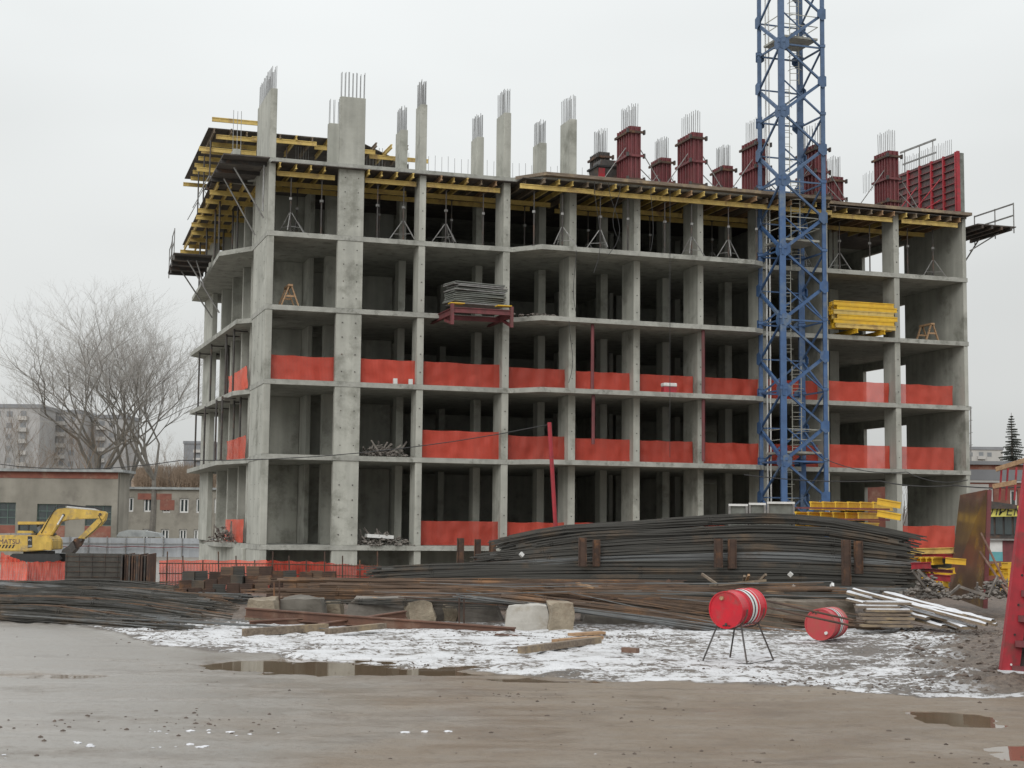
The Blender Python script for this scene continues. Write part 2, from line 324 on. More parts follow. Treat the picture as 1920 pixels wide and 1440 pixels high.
c = mixc(mrange(mid, .45, .68, 0, .5), c, (.23, .20, .165))
c = mixc(mrange(fine, .52, .68, 0, .6), c, (.11, .08, .055))
c = mixc(mrange(tnoise(2.6, 9, None, .75), .56, .66, 0, .45), c, (.13, .10, .072))
c = mixc(mrange(grit, .60, .72, 0, .8), c, (.075, .058, .045))
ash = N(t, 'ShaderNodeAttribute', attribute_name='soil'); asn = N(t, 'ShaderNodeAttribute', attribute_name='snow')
soil_shade_c = mixc(mrange(fine, .38, .62), (.075, .055, .042), (.19, .145, .11))  # colour of bare soil and of the painted shade under the pile
c = mixc(ash.outputs['Fac'], c, soil_shade_c)
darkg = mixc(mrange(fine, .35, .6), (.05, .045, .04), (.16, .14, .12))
sfac0 = asn.outputs['Fac']
holes = mrange(math2('ADD', math2('MULTIPLY', fine, .65), math2('MULTIPLY', mid, .35)), .485, .56, 1, 0)
lowv = math2('ADD', mrange(tnoise(.55, 4), .35, .6, -.045, .045), mrange(sfac0, .3, 1., -.06, .0))
holes = mrange(math2('SUBTRACT', math2('ADD', math2('MULTIPLY', fine, .65), math2('MULTIPLY', mid, .35)), lowv), .485, .56, 1, 0)
sp = math2('MULTIPLY', sfac0, math2('MAXIMUM', holes, mrange(sfac0, .99, 1.2)))
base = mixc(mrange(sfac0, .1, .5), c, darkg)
snowc = mixc(mrange(grit, .35, .65), (.50, .505, .51), (.66, .665, .67))
snowc = mixc(mrange(mid, .47, .62, 0, .6), snowc, (.33, .32, .31))
fin = mixc(mrange(sp, .25, .6), base, snowc)
dust = mrange(tnoise(3.2, 9, stretch.outputs[0], .75), .675, .70)
fin = mixc(math2('MULTIPLY', dust, .5), fin, (.55, .55, .55))
damp = mrange(tnoise(.8, 8, None, .68), .54, .64, 0, .38)
fin = mixc(math2('MULTIPLY', damp, mrange(sfac0, .0, .3, 1, 0)), fin, (.095, .07, .048))
L(fin, B.inputs['Base Color'])
sepg = N(t, 'ShaderNodeSeparateXYZ'); L(tcg.outputs['Object'], sepg.inputs[0])
wet = mrange(math2('ADD', tnoise(.75, 8, stretch.outputs[0], .66), math2('MULTIPLY', sepg.outputs[0], .018)), .45, .56)
rg = N(t, 'ShaderNodeMix', data_type='FLOAT'); L(wet, rg.inputs[0]); rg.inputs[2].default_value = .30; rg.inputs[3].default_value = .58
rs = N(t, 'ShaderNodeMix', data_type='FLOAT'); L(mrange(sfac0, .1, .4), rs.inputs[0]); L(rg.outputs[0], rs.inputs[2]); rs.inputs[3].default_value = .85
L(rs.outputs[0], B.inputs['Roughness'])
bpn = N(t, 'ShaderNodeBump'); bpn.inputs['Distance'].default_value = .028
hh = math2('ADD', math2('MULTIPLY', fine, 1.), math2('ADD', math2('MULTIPLY', grit, .35), math2('MULTIPLY', mid, .6)))
L(hh, bpn.inputs['Height'])
bs = math2('ADD', mrange(wet, 0, 1, .3, .8), math2('MULTIPLY', ash.outputs['Fac'], .5)); L(bs, bpn.inputs['Strength'])
L(bpn.outputs[0], B.inputs['Normal'])
me.materials.append(gm)
g = link('ground', me); tag(g, kind='structure')
water = bpy.data.materials.new('muddy_water'); water.use_nodes = True; wb = water.node_tree.nodes['Principled BSDF']
wb.inputs['Base Color'].default_value = (.16, .115, .075, 1); wb.inputs['Roughness'].default_value = .03; wb.inputs['IOR'].default_value = 1.33
wn = N(water.node_tree, 'ShaderNodeTexNoise', Scale=3., Detail=2.); wbp = N(water.node_tree, 'ShaderNodeBump'); wbp.inputs['Distance'].default_value = .0012
water.node_tree.links.new(wn.outputs[0], wbp.inputs['Height']); water.node_tree.links.new(wbp.outputs[0], wb.inputs['Normal'])
for i, (px, py, rx, ry, d) in enumerate(((-1.0, 22.9, 4.0, 2.6, 0), (5.0, 17.7, .9, 1.5, 0), (5.15, 14.8, 1.1, 1.1, 0), (-6.6, 21.6, 1.2, .8, 0))):
    pts = [(px+rx*cos(a*pi/16), py+ry*sin(a*pi/16), WL) for a in range(32)]
    tag(MB().add(pts, [tuple(range(32))]).build('puddle', water), kind='structure')
ice = MB(); ri = random.Random(19)
for cx0, cy0, n_ in ((-3.0, 15.7, 12), (-3.4, 14.7, 10), (1.2, 14.4, 1), (-1.0, 15.9, 3), (-5.0, 14.0, 6)):
    for i in range(n_):
        x = cx0+ri.gauss(0, .5); y = cy0+ri.gauss(0, .12); ice.rock((x, y, hgt(x, y)+.002), ri.choice((.015, .02, .03, .05)), i+n_*100, .25)
tag(ice.build('slush_bits', snowm), 'small white slush crumbs scattered on the road mud', 'slush', kind='stuff')
# pebbles and clods scattered on the mud and the snow
pb = MB(); rnd = random.Random(3)
cl = [(rnd.uniform(-6, 6), rnd.uniform(12, 31)) for _ in range(26)]
for i in range(1900):
    if i % 4: c_ = rnd.choice(cl); x = c_[0]+rnd.gauss(0, .55); y = c_[1]+rnd.gauss(0, .45)
    else: y = rnd.uniform(10.5, 33); x = rnd.uniform(-.36, .36)*y
    if rnd.random() < .5 and y < interp(front, x): continue
    pb.rock((x, y, hgt(x, y)+.002), rnd.choice((.006, .008, .01, .012, .015, .018, .028)), i, .6)
for i in range(1300):
    y = rnd.uniform(20, 33); x = rnd.uniform(5.3+.24*(y-20.5), 11)
    pb.rock((x, y, hgt(x, y)), rnd.choice((.015, .02, .03, .04, .06)), i, .6)
tag(pb.build('pebbles', mat('clods', (.13, .10, .08), (.07, .055, .045), rough=.9)), 'small dark stones and clods strewn over mud and snow', 'stones', kind='stuff')

# ------------------------------------------------------------------ the unfinished building
FL = [0, 3.6, 6.6, 9.6, 12.6, 15.6]; T = .2
bld = thing('concrete_building', 'unfinished six level grey concrete frame building with bare columns and open floors', 'building', P0, TH)
def right_edge(z):  return [(21.0, -1.05), (21.55, -.75), (21.75, -.1), (24.9, -.3), (32.45, -.3), (32.45, 20.)]
LEFTS = {1: [(-1.0, 19.4), (-1.06, 7.6), (-.1, 4.6)], 2: [(-1.0, 18.9), (-.6, 6.3), (0, 4.9)], 3: [(-1.05, 18.9), (-.7, 5.0), (-.1, 4.4)], 4: [(-.95, 19.8), (-1.45, 5.6), (-.3, 3.8)], 5: [(-1.0, 19.8), (-1.4, 4.8), (-.3, 3.7)], 0: [(0, 19.9), (-.9, 9), (-.1, 4.6)]}
for k, z in enumerate(FL):
    poly = [(-.29, -.02), (10.1, -.02), (11.05, -1.15)]+right_edge(z)+[(-.2, 20.)]+LEFTS[k]+[(-.29, 3.55)]
    if k == 0: poly = [(-.29, -.02), (32.45, -.3), (32.45, 20), (-.2, 20)]+LEFTS[k]+[(-.29, 3.55)]
    o = MB().prism(poly, z-T, z).build('floor_slab', concrete_side, bld)
ROW1 = [(3.67, 1.06, .27), (6.31, .28, .85), (10.02, .30, 1.15), (13.02, .32, 1.25), (16.0, .30, 1.35), (19.02, .28, 1.5), (22.2, .3, 1.35), (25.1, .2, 1.95), (28.82, .28, 1.0)]
ROW2 = [(3.4, .5, .5), (6.45, .32, .6), (9.98, .32, .6), (12.98, .34, .6), (16.0, .34, .6), (19.1, .36, .7), (22.3, .36, .7), (28.0, .5, .5)]
cache = {}
def col_piece(name, x0, x1, y0, y1, z0, z1, m=concrete):
    key = (round(x1-x0, 2), round(y1-y0, 2), round(z1-z0, 2), m.name)
    if key not in cache:
        o = MB().box(0, x1-x0, 0, y1-y0, 0, z1-z0).build(name, m, bld); bev(o, .012); cache[key] = o.data
        o.location = (x0, y0, z0); return o
    return link(name, cache[key], bld, (x0, y0, z0))
for k in range(5):
    z0, z1 = FL[k], FL[k+1]-T
    jit = random.Random(k)
    col_piece('corner_wall', -.27, 0, 0, 3.5, z0, z1)
    for xr, w, d in ROW1:
        o = jit.uniform(0, .03) - (.26 if xr > 24 else 0)
        col_piece('column', xr-w, xr, o, o+d, z0, z1)
    for xr, w, d in ROW2: col_piece('column', xr-w, xr, 3.8, 3.8+d, z0, z1)
    for a in (6.45, 9.98, 12.98, 16., 19.1, 22.3): col_piece('column', a-.3, a, 9.6, 10.2, z0, z1)
    # end wall with an opening towards the back
    col_piece('end_wall', 32.22, 32.42, -.27, 4.65, z0, z1)
    col_piece('end_wall', 32.22, 32.42, 8.6, 14, z0, z1)
    col_piece('lintel', 32.22, 32.42, 4.66, 8.59, z1-.38, z1)
    # inner walls
    if z1-z0 > 2:
        hm = MB()
        for xr, w, d in ROW1[1:]:
            oo = -.26 if xr > 24 else 0.
            for hz_ in (.5, 1.25, 2.0):
                hm.box(xr-w/2-.02, xr-w/2+.02, oo-.006, oo+.04, z0+hz_, z0+hz_+.04)
        for hz_ in (.4, 1.1, 1.8, 2.4):
            for hb in (.6, 1.6, 2.6): hm.box(-.275, -.2, hb, hb+.045, z0+hz_, z0+hz_+.045)
            hm.box(2.85, 2.89, -.006, .05, z0+hz_, z0+hz_+.04); hm.box(3.4, 3.44, -.006, .05, z0+hz_, z0+hz_+.04)
        hm.build('tie_holes', darksteel, bld)['kind'] = 'stuff'
    for a0, a1, b0, b1 in ((.05, 2.3, 6.0, 6.2), (2.31, 2.51, 4.5, 6.4), (-.0, 2.9, 8.1, 8.35), (-.02, 2.9, 11.3, 11.55), (-.02, 2.9, 15, 15.25), (3., 7.0, 8.4, 8.6),
                           (7.32, 24.4, 13.4, 13.6), (7.3, 7.5, 8.62, 13), (18.2, 18.4, 9, 13.38), (24.41, 31.2, 9.6, 9.8), (24.2, 24.4, 4.5, 8.38), (26.6, 26.8, 6, 9.58), (3, 9., 19.6, 19.8), (11., 24, 19.6, 19.8), (26, 32, 19.6, 19.8)):
        col_piece('inner_wall', a0, a1, b0, b1, z0, z1)
    col_piece('column', -.02, .5, 5.35, 5.55, z0, z1)
    col_piece('corner_wall', -.27, -.02, 16.6, 19.9, z0, z1)
# basement
for a0, a1, b0, b1 in [(-.27, 0, 0, 3.5), (32.22, 32.42, -.25, 8), (-.2, 0, 16.6, 19.9)]+[(xr-w, xr, 0, d) for xr, w, d in ROW1]:
    col_piece('basement_pier', a0, a1, b0, b1, -2.2, -T)
col_piece('basement_wall', -.02, 32.2, 3.0, 3.25, -2.2, -T)
col_piece('basement_wall', -.4, -.1, 3.6, 16.5, -2.2, -T)
# roof stage: raised columns with starter bars
def starters(mb, x0, x1, y0, y1, z, h, n, m, r=.016, seed=0):
    rr = random.Random(seed)
    for i in range(n):
        for j in range(m):
            if 0 < i < n-1 and 0 < j < m-1: continue
            x = x0+(x1-x0)*(i/(n-1) if n > 1 else .5); y = y0+(y1-y0)*(j/(m-1) if m > 1 else .5)
            mb.tube([(x, y, z), (x+rr.uniform(-.012, .012), y+rr.uniform(-.012, .012), z+h+rr.uniform(-.06, .06))], r, 4)
R = FL[5]; TOP = 18.42
o = col_piece('corner_wall', -.27, 0, .02, 3.4, R, TOP+.05)
m = MB(); starters(m, -.22, -.05, .1, 3.3, TOP-.1, 1.1, 2, 15); m.build('starter_bars', starter, bld)['kind'] = 'stuff'
for i, (xr, w, d) in enumerate(ROW1[:4]):
    col_piece('column', xr-w, xr, .03, d, R, TOP)
    m = MB(); starters(m, xr-w+.05, xr-.05, .08, d-.05, TOP-.1, 1.15, 7 if w > 1 else 3, 2 if w > 1 else 8, seed=i); m.build('starter_bars', starter, bld)['kind'] = 'stuff'
for i, (xr, w, d) in enumerate(ROW2[:4]):
    col_piece('column', xr-w, xr, 3.8, 3.8+(.3 if i == 0 else .95), R, TOP-.15)
    m = MB(); starters(m, xr-w+.05, xr-.05, 3.85, 3.8+(.25 if i == 0 else .9), TOP-.2, 1.1, 3, 2 if i == 0 else 8, seed=i+20); m.build('starter_bars', starter, bld)['kind'] = 'stuff'
col_piece('column', -.9, -.6, 6.0, 7.2, R, 17.3)
m = MB()
for a0, a1, b, zz, n in ((2.6, 3.2, 10, 19.0, 6), (5.9, 6.8, 10, 18.9, 7), (-.9, -.55, 6.1, 19.1, 3)):
    starters(m, a0, a1, b, b+.2, R, zz-R, n, 1, seed=n)
m.build('starter_bars', starter, bld)['kind'] = 'stuff'
# low walls between these starters
for a0, a1 in ((3., 6.7),): col_piece('inner_wall', a0, a1, 10.3, 10.5, R, 17.6)
m = MB(); starters(m, 8.6, 24, 11.9, 12.1, 17.8, 1.5, 46, 1, .013, 5); starters(m, 32.0, 32.1, .3, 8, 18.3, 1.0, 2, 26, .012, 6)
m.build('starter_bars', starter, bld)['kind'] = 'stuff'
# rubble and dirt marks left on slab edges: poured drips
# ------------------------------------------------------------------ slab formwork under the roof
fw = thing('slab_formwork', 'yellow timber beam formwork with dark plywood deck carrying the top floor slab', 'formwork', P0, TH)
MB().prism([(10.15, -.22), (11.1, -1.5), (24.6, -1.45), (24.9, -.75), (32.45, -.75), (32.45, -.31), (24.9, -.31), (21.7, -.12), (21.5, -.8), (21.0, -1.08), (11.0, -1.17)], R-.12, R+.02).build('deck', wood, fw)
MB().prism([(-.2, -.25), (10.2, -.25), (10.1, 3.7), (-.2, 3.7)], R-.235, R-.205).build('deck', deckwood, fw)
MB().prism([(10.2, -1.1), (32.2, -.6), (32.2, 3.7), (10.2, 3.7)], R-.235, R-.205).build('deck', deckwood, fw)
MB().box(0, 32.2, 3.71, 8.3, R-.235, R-.205).build('deck', deckwood, fw)
zc = R-.335
cb = {}
def hbeam(parent, p, q, m, name='beam', h=.2):
    p = Vector(p); q = Vector(q); d = q-p; L_ = round(d.length, 2); key = (L_, m.name, h)
    if key not in cb: cb[key] = MB().ibeam((-L_/2, 0, 0), (L_/2, 0, 0), h).mesh(name, m)
    o = link(name, cb[key], parent, (p+q)/2)
    o.rotation_euler = (0, -math.asin(max(-1, min(1, d.z/d.length))), math.atan2(d.y, d.x)); return o
rnd = random.Random(5)
def frontb(a):
    if a < 10: return -.16
    if a < 11.1: return -.16-1.15*(a-10)/1.1
    if a < 21.4: return -1.3
    if a < 24.8: return -1.2
    return -.62
a = .12
while a < 32.1:
    if all(abs(a-(xr-w/2)) > w/2+.07 for xr, w, d in ROW1) or 10.5 < a < 24.5:
        hbeam(fw, (a+rnd.uniform(-.05, .05), frontb(a)-rnd.uniform(-.03, .16), zc), (a+.02, 4.4 if frontb(a) > -1 else 3.6, zc), rnd.choice((yellow, yellow, wood, woodlight)), 'cross_beam')
    a += rnd.uniform(.52, .68)
zm = zc-.205
for a0, a1, b in ((.1, 2.5, .35), (3.75, 5.95, .3), (6.35, 9.6, .2), (10.1, 13.4, -1.0), (13.35, 16.6, -.85), (16.5, 19.7, -.85), (19.65, 22.4, -.85), (22.3, 25.0, -.8), (25.2, 28.4, -.36), (28.9, 31.9, -.36)):
    hbeam(fw, (a0, b, zm-.02), (a1, b, zm-.02), yellow, 'main_beam')
for a0, a1, b in ((.2, 6, 2.2), (6.4, 12.6, 2.2), (13, 19, 2.2), (19.4, 25, 2.2), (25.4, 31.8, 2.2), (.4, 12, 3.3), (13.2, 24, 3.3)):
    hbeam(fw, (a0, b, zm-.02), (a1, b, zm-.02), yellow, 'main_beam')
# left overhang, beams sticking out beyond the edge
for i in range(9):
    b = 5.2+i*1.9+rnd.uniform(-.2, .2)
    hbeam(fw, (-1.85-rnd.uniform(-.2, .25)+.05*i, b, zc-.2), (.6, b, zc-.2), yellow, 'cross_beam')
for i in range(4): hbeam(fw, (-1.75+.55*i, 4.2, zc), (-1.35+.55*i, 20.5, zc), yellow, 'main_beam')
MB().prism([(-2., 4.6), (.0, 4.6), (.2, 20), (-1.5, 20)], R-.235, R-.2).build('deck', deckwood, fw)
# small props hanging clamps
# next storey deck at the back left
nd = thing('upper_slab_formwork', 'yellow beam formwork of the next storey, standing on the roof at back left', 'formwork', P0, TH)
MB().prism([(-1.75, 8.2), (5.2, 8.2), (8.6, 12), (8.6, 19), (-1.6, 19)], 18.68, 18.72).build('deck', deckwood, nd)
for i in range(8): hbeam(nd, (-1.4-rnd.uniform(-.2, .3), 8.3+i*1.5, 18.35), (.7, 8.3+i*1.5, 18.35), yellow, 'main_beam')
for i in range(13): hbeam(nd, (-1.5+i*.75, 7.9+rnd.uniform(-.1, .3), 18.56), (-1.45+i*.75, 11.5, 18.56), rnd.choice((yellow, wood)), 'cross_beam')
for a0, a1, b, z in ((.2, 3.2, 8.1, 18.36), (3.2, 6.1, 8.6, 18.34), (6.0, 8.9, 9.4, 18.33), (-1.7, .5, 7.4, 18.9), (-2.1, .5, 8.6, 17.8), (-1.9, .3, 11, 17.4)):
    hbeam(nd, (a0, b, z), (a1, b, z), yellow, 'main_beam')
for a, b in ((-1.6, 8.5), (-1.5, 11.5), (-1.4, 14.5), (.8, 8.6), (1.9, 8.6), (4.3, 9.), (5.2, 9.), (6.8, 9.6), (8., 9.8)):
    MB().tube([(a, b, R), (a, b, 18.2)], .035, 6).build('prop', darksteel, nd)
    MB().bar((a, b, R+1.), (a+.5, b-.2, R), .03).bar((a, b, R+1.), (a-.5, b-.2, R), .03).build('tripod', greysteel, nd)
# ------------------------------------------------------------------ shoring props on the top storey
Z4 = FL[4]
prop0 = thing('shoring_prop', '', 'prop')
m = MB().tube([(0, 0, .02), (0, 0, 1.45)], .034, 8); m.box(-.07, .07, -.07, .07, 0, .015); m.build('outer_tube', darksteel, prop0)
MB().tube([(0, 0, 1.4), (0, 0, 2.28)], .026, 8).box(-.06, .06, -.06, .06, 2.28, 2.295).build('inner_tube', darksteel, prop0)
MB().box(-.055, .055, -.055, .055, 1.38, 1.48).build('collar', greysteel, prop0)
m = MB()
for k in range(3):
    an = 2*pi*k/3+.5; m.bar((cos(an)*.05, sin(an)*.05, .85), (cos(an)*.62, sin(an)*.62, .02), .035).bar((0, 0, .3), (cos(an)*.45, sin(an)*.45, .28), .02)
tri = m.build('tripod', greysteel, prop0)
first = True
bays = [(.1, 2.5), (3.8, 5.9), (6.5, 9.6), (10.2, 12.6), (13.2, 15.6), (16.2, 18.6), (19.2, 21.8), (22.4, 24.7), (25.3, 28.3), (29, 31.6)]
for bi, (a0, a1) in enumerate(bays):
    fr_ = -.8 if 3 <= bi <= 6 else .35
    for j, (u, b) in enumerate(((.25, fr_), (.78, fr_), (.5, 2.2))):
        pos = LW(a0+(a1-a0)*u, b, Z4)
        lab = 'steel shoring prop on the top storey, %s of the %s bay from the left' % (('left front', 'right front', 'inner')[j], ORD[bi])
        if first: r_ = prop0; r_.location = pos; r_['label'] = lab; r_['group'] = 'shoring props on the top storey'; first = False
        else:
            r_ = dup(prop0, lab, pos, rnd.uniform(0, 2), 'shoring props on the top storey')
            if (bi+j) % 2: 
                for ch in list(r_.children):
                    if ch.name.startswith('tripod'): bpy.data.objects.remove(ch)
# props of the left overhang and lower left balconies
for k, (z0, hh_) in enumerate(((FL[4], 2.5), (FL[3], 2.8), (FL[2], 2.8), (FL[1], 2.8))):
    if k == 1: continue
    for j, b in enumerate((6.9, 8.9, 13.1, 16.8)):
        lf = LEFTS[{0: 4, 2: 2, 3: 1}[k]]
        u = (b-lf[1][1])/(lf[0][1]-lf[1][1]); ea = lf[1][0]+(lf[0][0]-lf[1][0])*max(0, u)
        for s_, da in ((0, .1), (1, .9)):
            m = MB().tube([(0, 0, 0), (0, 0, hh_)], .045, 6); m.box(-.07, .07, -.07, .07, 0, .02)
            if k: m.bar((-.0, 0, hh_-.08), (.6, 0, hh_-.08), .06)
            o = m.build('balcony_prop', darksteel, None, loc=LW(ea+da, b, z0)); o.rotation_euler = (0, 0, TH)
            tag(o, 'dark prop, left balcony, %s storey, %s row, %s from the front' % ({0: 'top', 2: 'third', 3: 'second'}[k], ('outer', 'inner')[s_], ORD[j]), 'prop', 'props on the left balconies')
# ------------------------------------------------------------------ column formworks on the roof
def colform(a, b, w, d, h, lab, m_=redsteel, hrebar=1.0, lean=True):
    r = thing('column_formwork', lab, 'formwork', LW(a, b, R), TH, 'column formworks on the roof')
    panels = [(0, w, -.02, .02), (0, w, d-.02, d+.02)]
    MB().box(0, w, 0, .04, .05, h).build('front_panel', m_, r); MB().box(0, w, d-.04, d, .05, h).build('back_panel', m_, r)
    MB().box(-.04, 0, 0, d, .05, h).build('side_panel', m_, r); MB().box(w, w+.04, 0, d, .05, h).build('side_panel', m_, r)
    n = 5
    for i in range(n+1):
        y = d*i/n; MB().box(-.11, -.04, max(0, y-.035), y+.035, .05, h-.02).build('rib', m_, r)
    for i in range(3): MB().box(w*i/2-.03, w*i/2+.03, -.075, 0, .05, h-.02).build('rib', m_, r)
    nw = 3 if h > 2 else 2
    for i in range(nw):
        z = h*(.12+.76*i/(nw-1)) if nw > 2 else h*(.12, .85)[i]
        q = MB()
        q.box(-.19, -.11, -.25, d+.15, z, z+.1); q.box(-.22, w+.22, -.155, -.077, z, z+.1)
        q.build('waler', MATS['red_steel'] if i % 2 else rust, r)
        MB().box(w+.13, w+.2, -.19, -.05, z-.05, z+.15).build('clamp', darksteel, r); MB().box(-.28, -.2, -.3, -.16, z-.04, z+.14).build('clamp', darksteel, r)
    if hrebar:
        q = MB(); starters(q, .06, w-.06, .08, d-.08, h-.2, hrebar+.2, 4, 7, .015, int(a)); q.build('starter_bars', starter, r)['kind'] = 'stuff'
    if lean:
        for sx, zz in ((1, .75), (1, .4), (-1, .72)):
            p0 = (w if sx > 0 else 0, .3, h*zz); p1 = ((w if sx > 0 else 0)+sx*(.9+.5*zz), .5-.4*sx, .02)
            MB().tube([p0, p1], .022, 6).build('brace', greysteel, r)
    return r
colform(15.55, .05, .42, 1.3, 2.78, 'tall red column formwork right of the dark hopper on the roof')
colform(18.55, .05, .42, 1.4, 2.78, 'tall red column formwork midway between dark hopper and crane')
colform(21.75, .05, .42, 1.35, 2.78, 'tall red column formwork just left of the crane mast')
colform(24.7, -.1, .4, 1.6, 2.78, 'tall red column formwork hidden behind the right crane legs')
colform(28.45, -.1, .42, 1.1, 2.78, 'tall dark red column formwork left of the big wall form')
colform(18.7, 3.8, .42, 1., 2.5, 'shorter red column formwork in the rear row, second gap from hopper')
colform(21.9, 3.8, .42, 1., 2.4, 'shorter red column formwork in the rear row, left of the crane')
colform(15.6, 3.8, .42, 1., 2.5, 'rear row column formwork behind the dark hopper', darksteel, 1.1)
colform(27.8, 3.8, .46, 1., 2.35, 'short red column formwork in the rear row, right of the crane')
# big wall form at the right end
wf = thing('wall_formwork', 'large red framed wall form at the right end of the roof', 'formwork', LW(31.95, -.4, R), TH)
MB().box(.0, .04, 0, 5.1, .1, 2.95).build('plywood_face', mat('worn_form_face', (.13, .10, .095), (.075, .055, .055), rough=.7, scale=3, c3=(.20, .06, .06), s3=1.2), wf)
for i in range(6): MB().box(-.12, -.002, i*1.0, i*1.0+.1, .1, 2.95).build('stud', redbright, wf)
for i in range(9): MB().box(-.095, -.004, -.02, 5.15, .15+i*.33, .19+i*.33).build('rail', redsteel, wf)
MB().box(.045, .3, -.06, 0, .1, 2.9).build('end_board', plygrey, wf)
MB().box(-.1, .05, -.1, -.02, .1, 2.97).build('end_stud', redbright, wf)
MB().box(.31, .36, .2, 5.1, .1, 2.95).build('plywood_face', ply, wf)
for p, q in (((-.14, 1.2, 1.9), (-1.3, 2.2, .1)), ((-.14, 3.2, 1.9), (-1.5, 3.6, .1)), ((-.14, 1.2, .9), (-1.2, 2.1, .1))):
    MB().tube([p, q], .03, 6).build('brace', redbright, wf)
for b in (2.45, 3.6, 4.9): MB().bar((.3, b, 2.9), (.3, b, 4.15), .035).build('rail_post', greysteel, wf)
MB().bar((.3, 2.2, 4.1), (.3, 5.3, 4.15), .05, .09).build('guard_rail', greysteel, wf); MB().bar((.3, 2.2, 3.45), (.3, 5.1, 3.5), .04, .08).build('guard_rail', greysteel, wf)
# low red wall forms in the back
for i, (a0, a1) in enumerate(((8.5, 12.3), (12.4, 16.2), (16.3, 20.1), (20.2, 24.))):
    r = thing('wall_formwork', 'low red framed wall form at the back of the roof, %s from the left' % ORD[i], 'formwork', LW(a0, 11.5, R+.4), TH, 'low wall forms at the back of the roof')
    MB().box(0, a1-a0, .0, .04, 0, 2.0).build('plywood_face', plygrey, r)
    for j in range(7):
        x = (a1-a0)*j/6; MB().box(x-.05, x+.05, -.1, -.002, 0, 2.0).build('stud', redbright, r)
    for z in (.1, .6, 1.1, 1.6, 1.92): MB().box(0, a1-a0, -.09, -.004, z, z+.05).build('rail', redsteel, r)
# hopper on the roof
hp = thing('concrete_hopper', 'dark steel concrete hopper with bolted rim standing on the roof', 'hopper', LW(14.7, 1.7, R), TH)
def frus(m, x0, x1, y0, y1, z0, z1, ix, iy):
    return m.add([(x0+ix, y0+iy, z0), (x1-ix, y0+iy, z0), (x1-ix, y1-iy, z0), (x0+ix, y1-iy, z0), (x0, y0, z1), (x1, y0, z1), (x1, y1, z1), (x0, y1, z1)], [(0, 3, 2, 1), (4, 5, 6, 7), (0, 1, 5, 4), (1, 2, 6, 5), (2, 3, 7, 6), (3, 0, 4, 7)])
frus(MB(), -.05, 1.15, 0, 1.1, .3, 1.25, .12, .12).build('body', darksteel, hp)
MB().box(-.12, 1.22, -.07, 1.17, 1.25, 1.33).build('rim', blackp, hp)
frus(MB(), .15, .95, .1, 1., 1.33, 1.62, -.08, -.05).build('lid', darksteel, hp)
MB().box(.0, .3, -.02, .1, .35, 1.2).build('red_plate', redbright, hp)
for x, y in ((.1, .1), (1., .1), (.1, 1.), (1., 1.)): MB().bar((x, y, .35), (x, y, 0), .07).build('leg', darksteel, hp)
# ------------------------------------------------------------------ edge platforms
def platform(name, lab, poly, z, rail_pts, brace, loc=P0):
    r = thing(name, lab, 'platform', P0, TH)
    MB().prism(poly, z-.05, z).build('deck', deckwood, r)
    n = len(poly)
    for i in range(4):
        u = (i+.5)/4; p = Vector(poly[0]).lerp(Vector(poly[1]), u); q = Vector(poly[3]).lerp(Vector(poly[2]), u)
        MB().bar((p.x, p.y, z-.13), (q.x, q.y, z-.13), .1, .15).build('joist', darksteel, r)
    for i, (p, q) in enumerate(zip(rail_pts, rail_pts[1:])):
        for hz_ in (.55, 1.1): MB().bar((*p, z+hz_), (*q, z+hz_), .03, .07).build('guard_rail', greysteel, r)
    for p in rail_pts: MB().bar((*p, z-.3), (*p, z+1.15), .04).build('rail_post', greysteel, r)
    for p, q in brace: MB().tube([p, q], .035, 6).build('brace', greysteel, r)
    return r
platform('edge_platform', 'dark cantilevered work platform with rail jutting from the right end', [(32.5, -1.1), (34.6, -1.1), (34.75, 2.3), (32.5, 2.3)], 15.05,
         [(34.55, -1.0), (34.6, .5), (34.65, 2.2)], [((34.2, 1.2, 14.85), (32.6, 1.2, 12.6)), ((34.2, -.3, 14.85), (32.6, -.3, 13.9))])
platform('edge_platform', 'dark cantilevered work platform at the top left corner of the building', [(-2.15, -.35), (-2.05, 6.6), (-.3, 6.6), (-.3, -.35)], 15.52,
         [], [((-1.6, .6, 15.2), (-.35, .6, 13.2)), ((-1.7, 2.8, 15.2), (-.35, 2.8, 12.9)), ((-.45, .2, 15.3), (-.45, .2, 13.4))])
platform('edge_platform', 'far left cantilevered work platform with high railing over the balcony', [(-3.1, 8.6), (-2.75, 14.4), (-1.1, 14.4), (-1.35, 8.6)], 12.95,
         [(-3.05, 8.8), (-2.95, 10.7), (-2.8, 12.5), (-2.72, 14.2)], [((-2.4, 9.2, 12.75), (-.9, 9.2, 10.4)), ((-2.3, 12.5, 12.75), (-.8, 12.5, 10.6)), ((-2.0, 9.2, 12.75), (-1.6, 9.2, 11.5))])
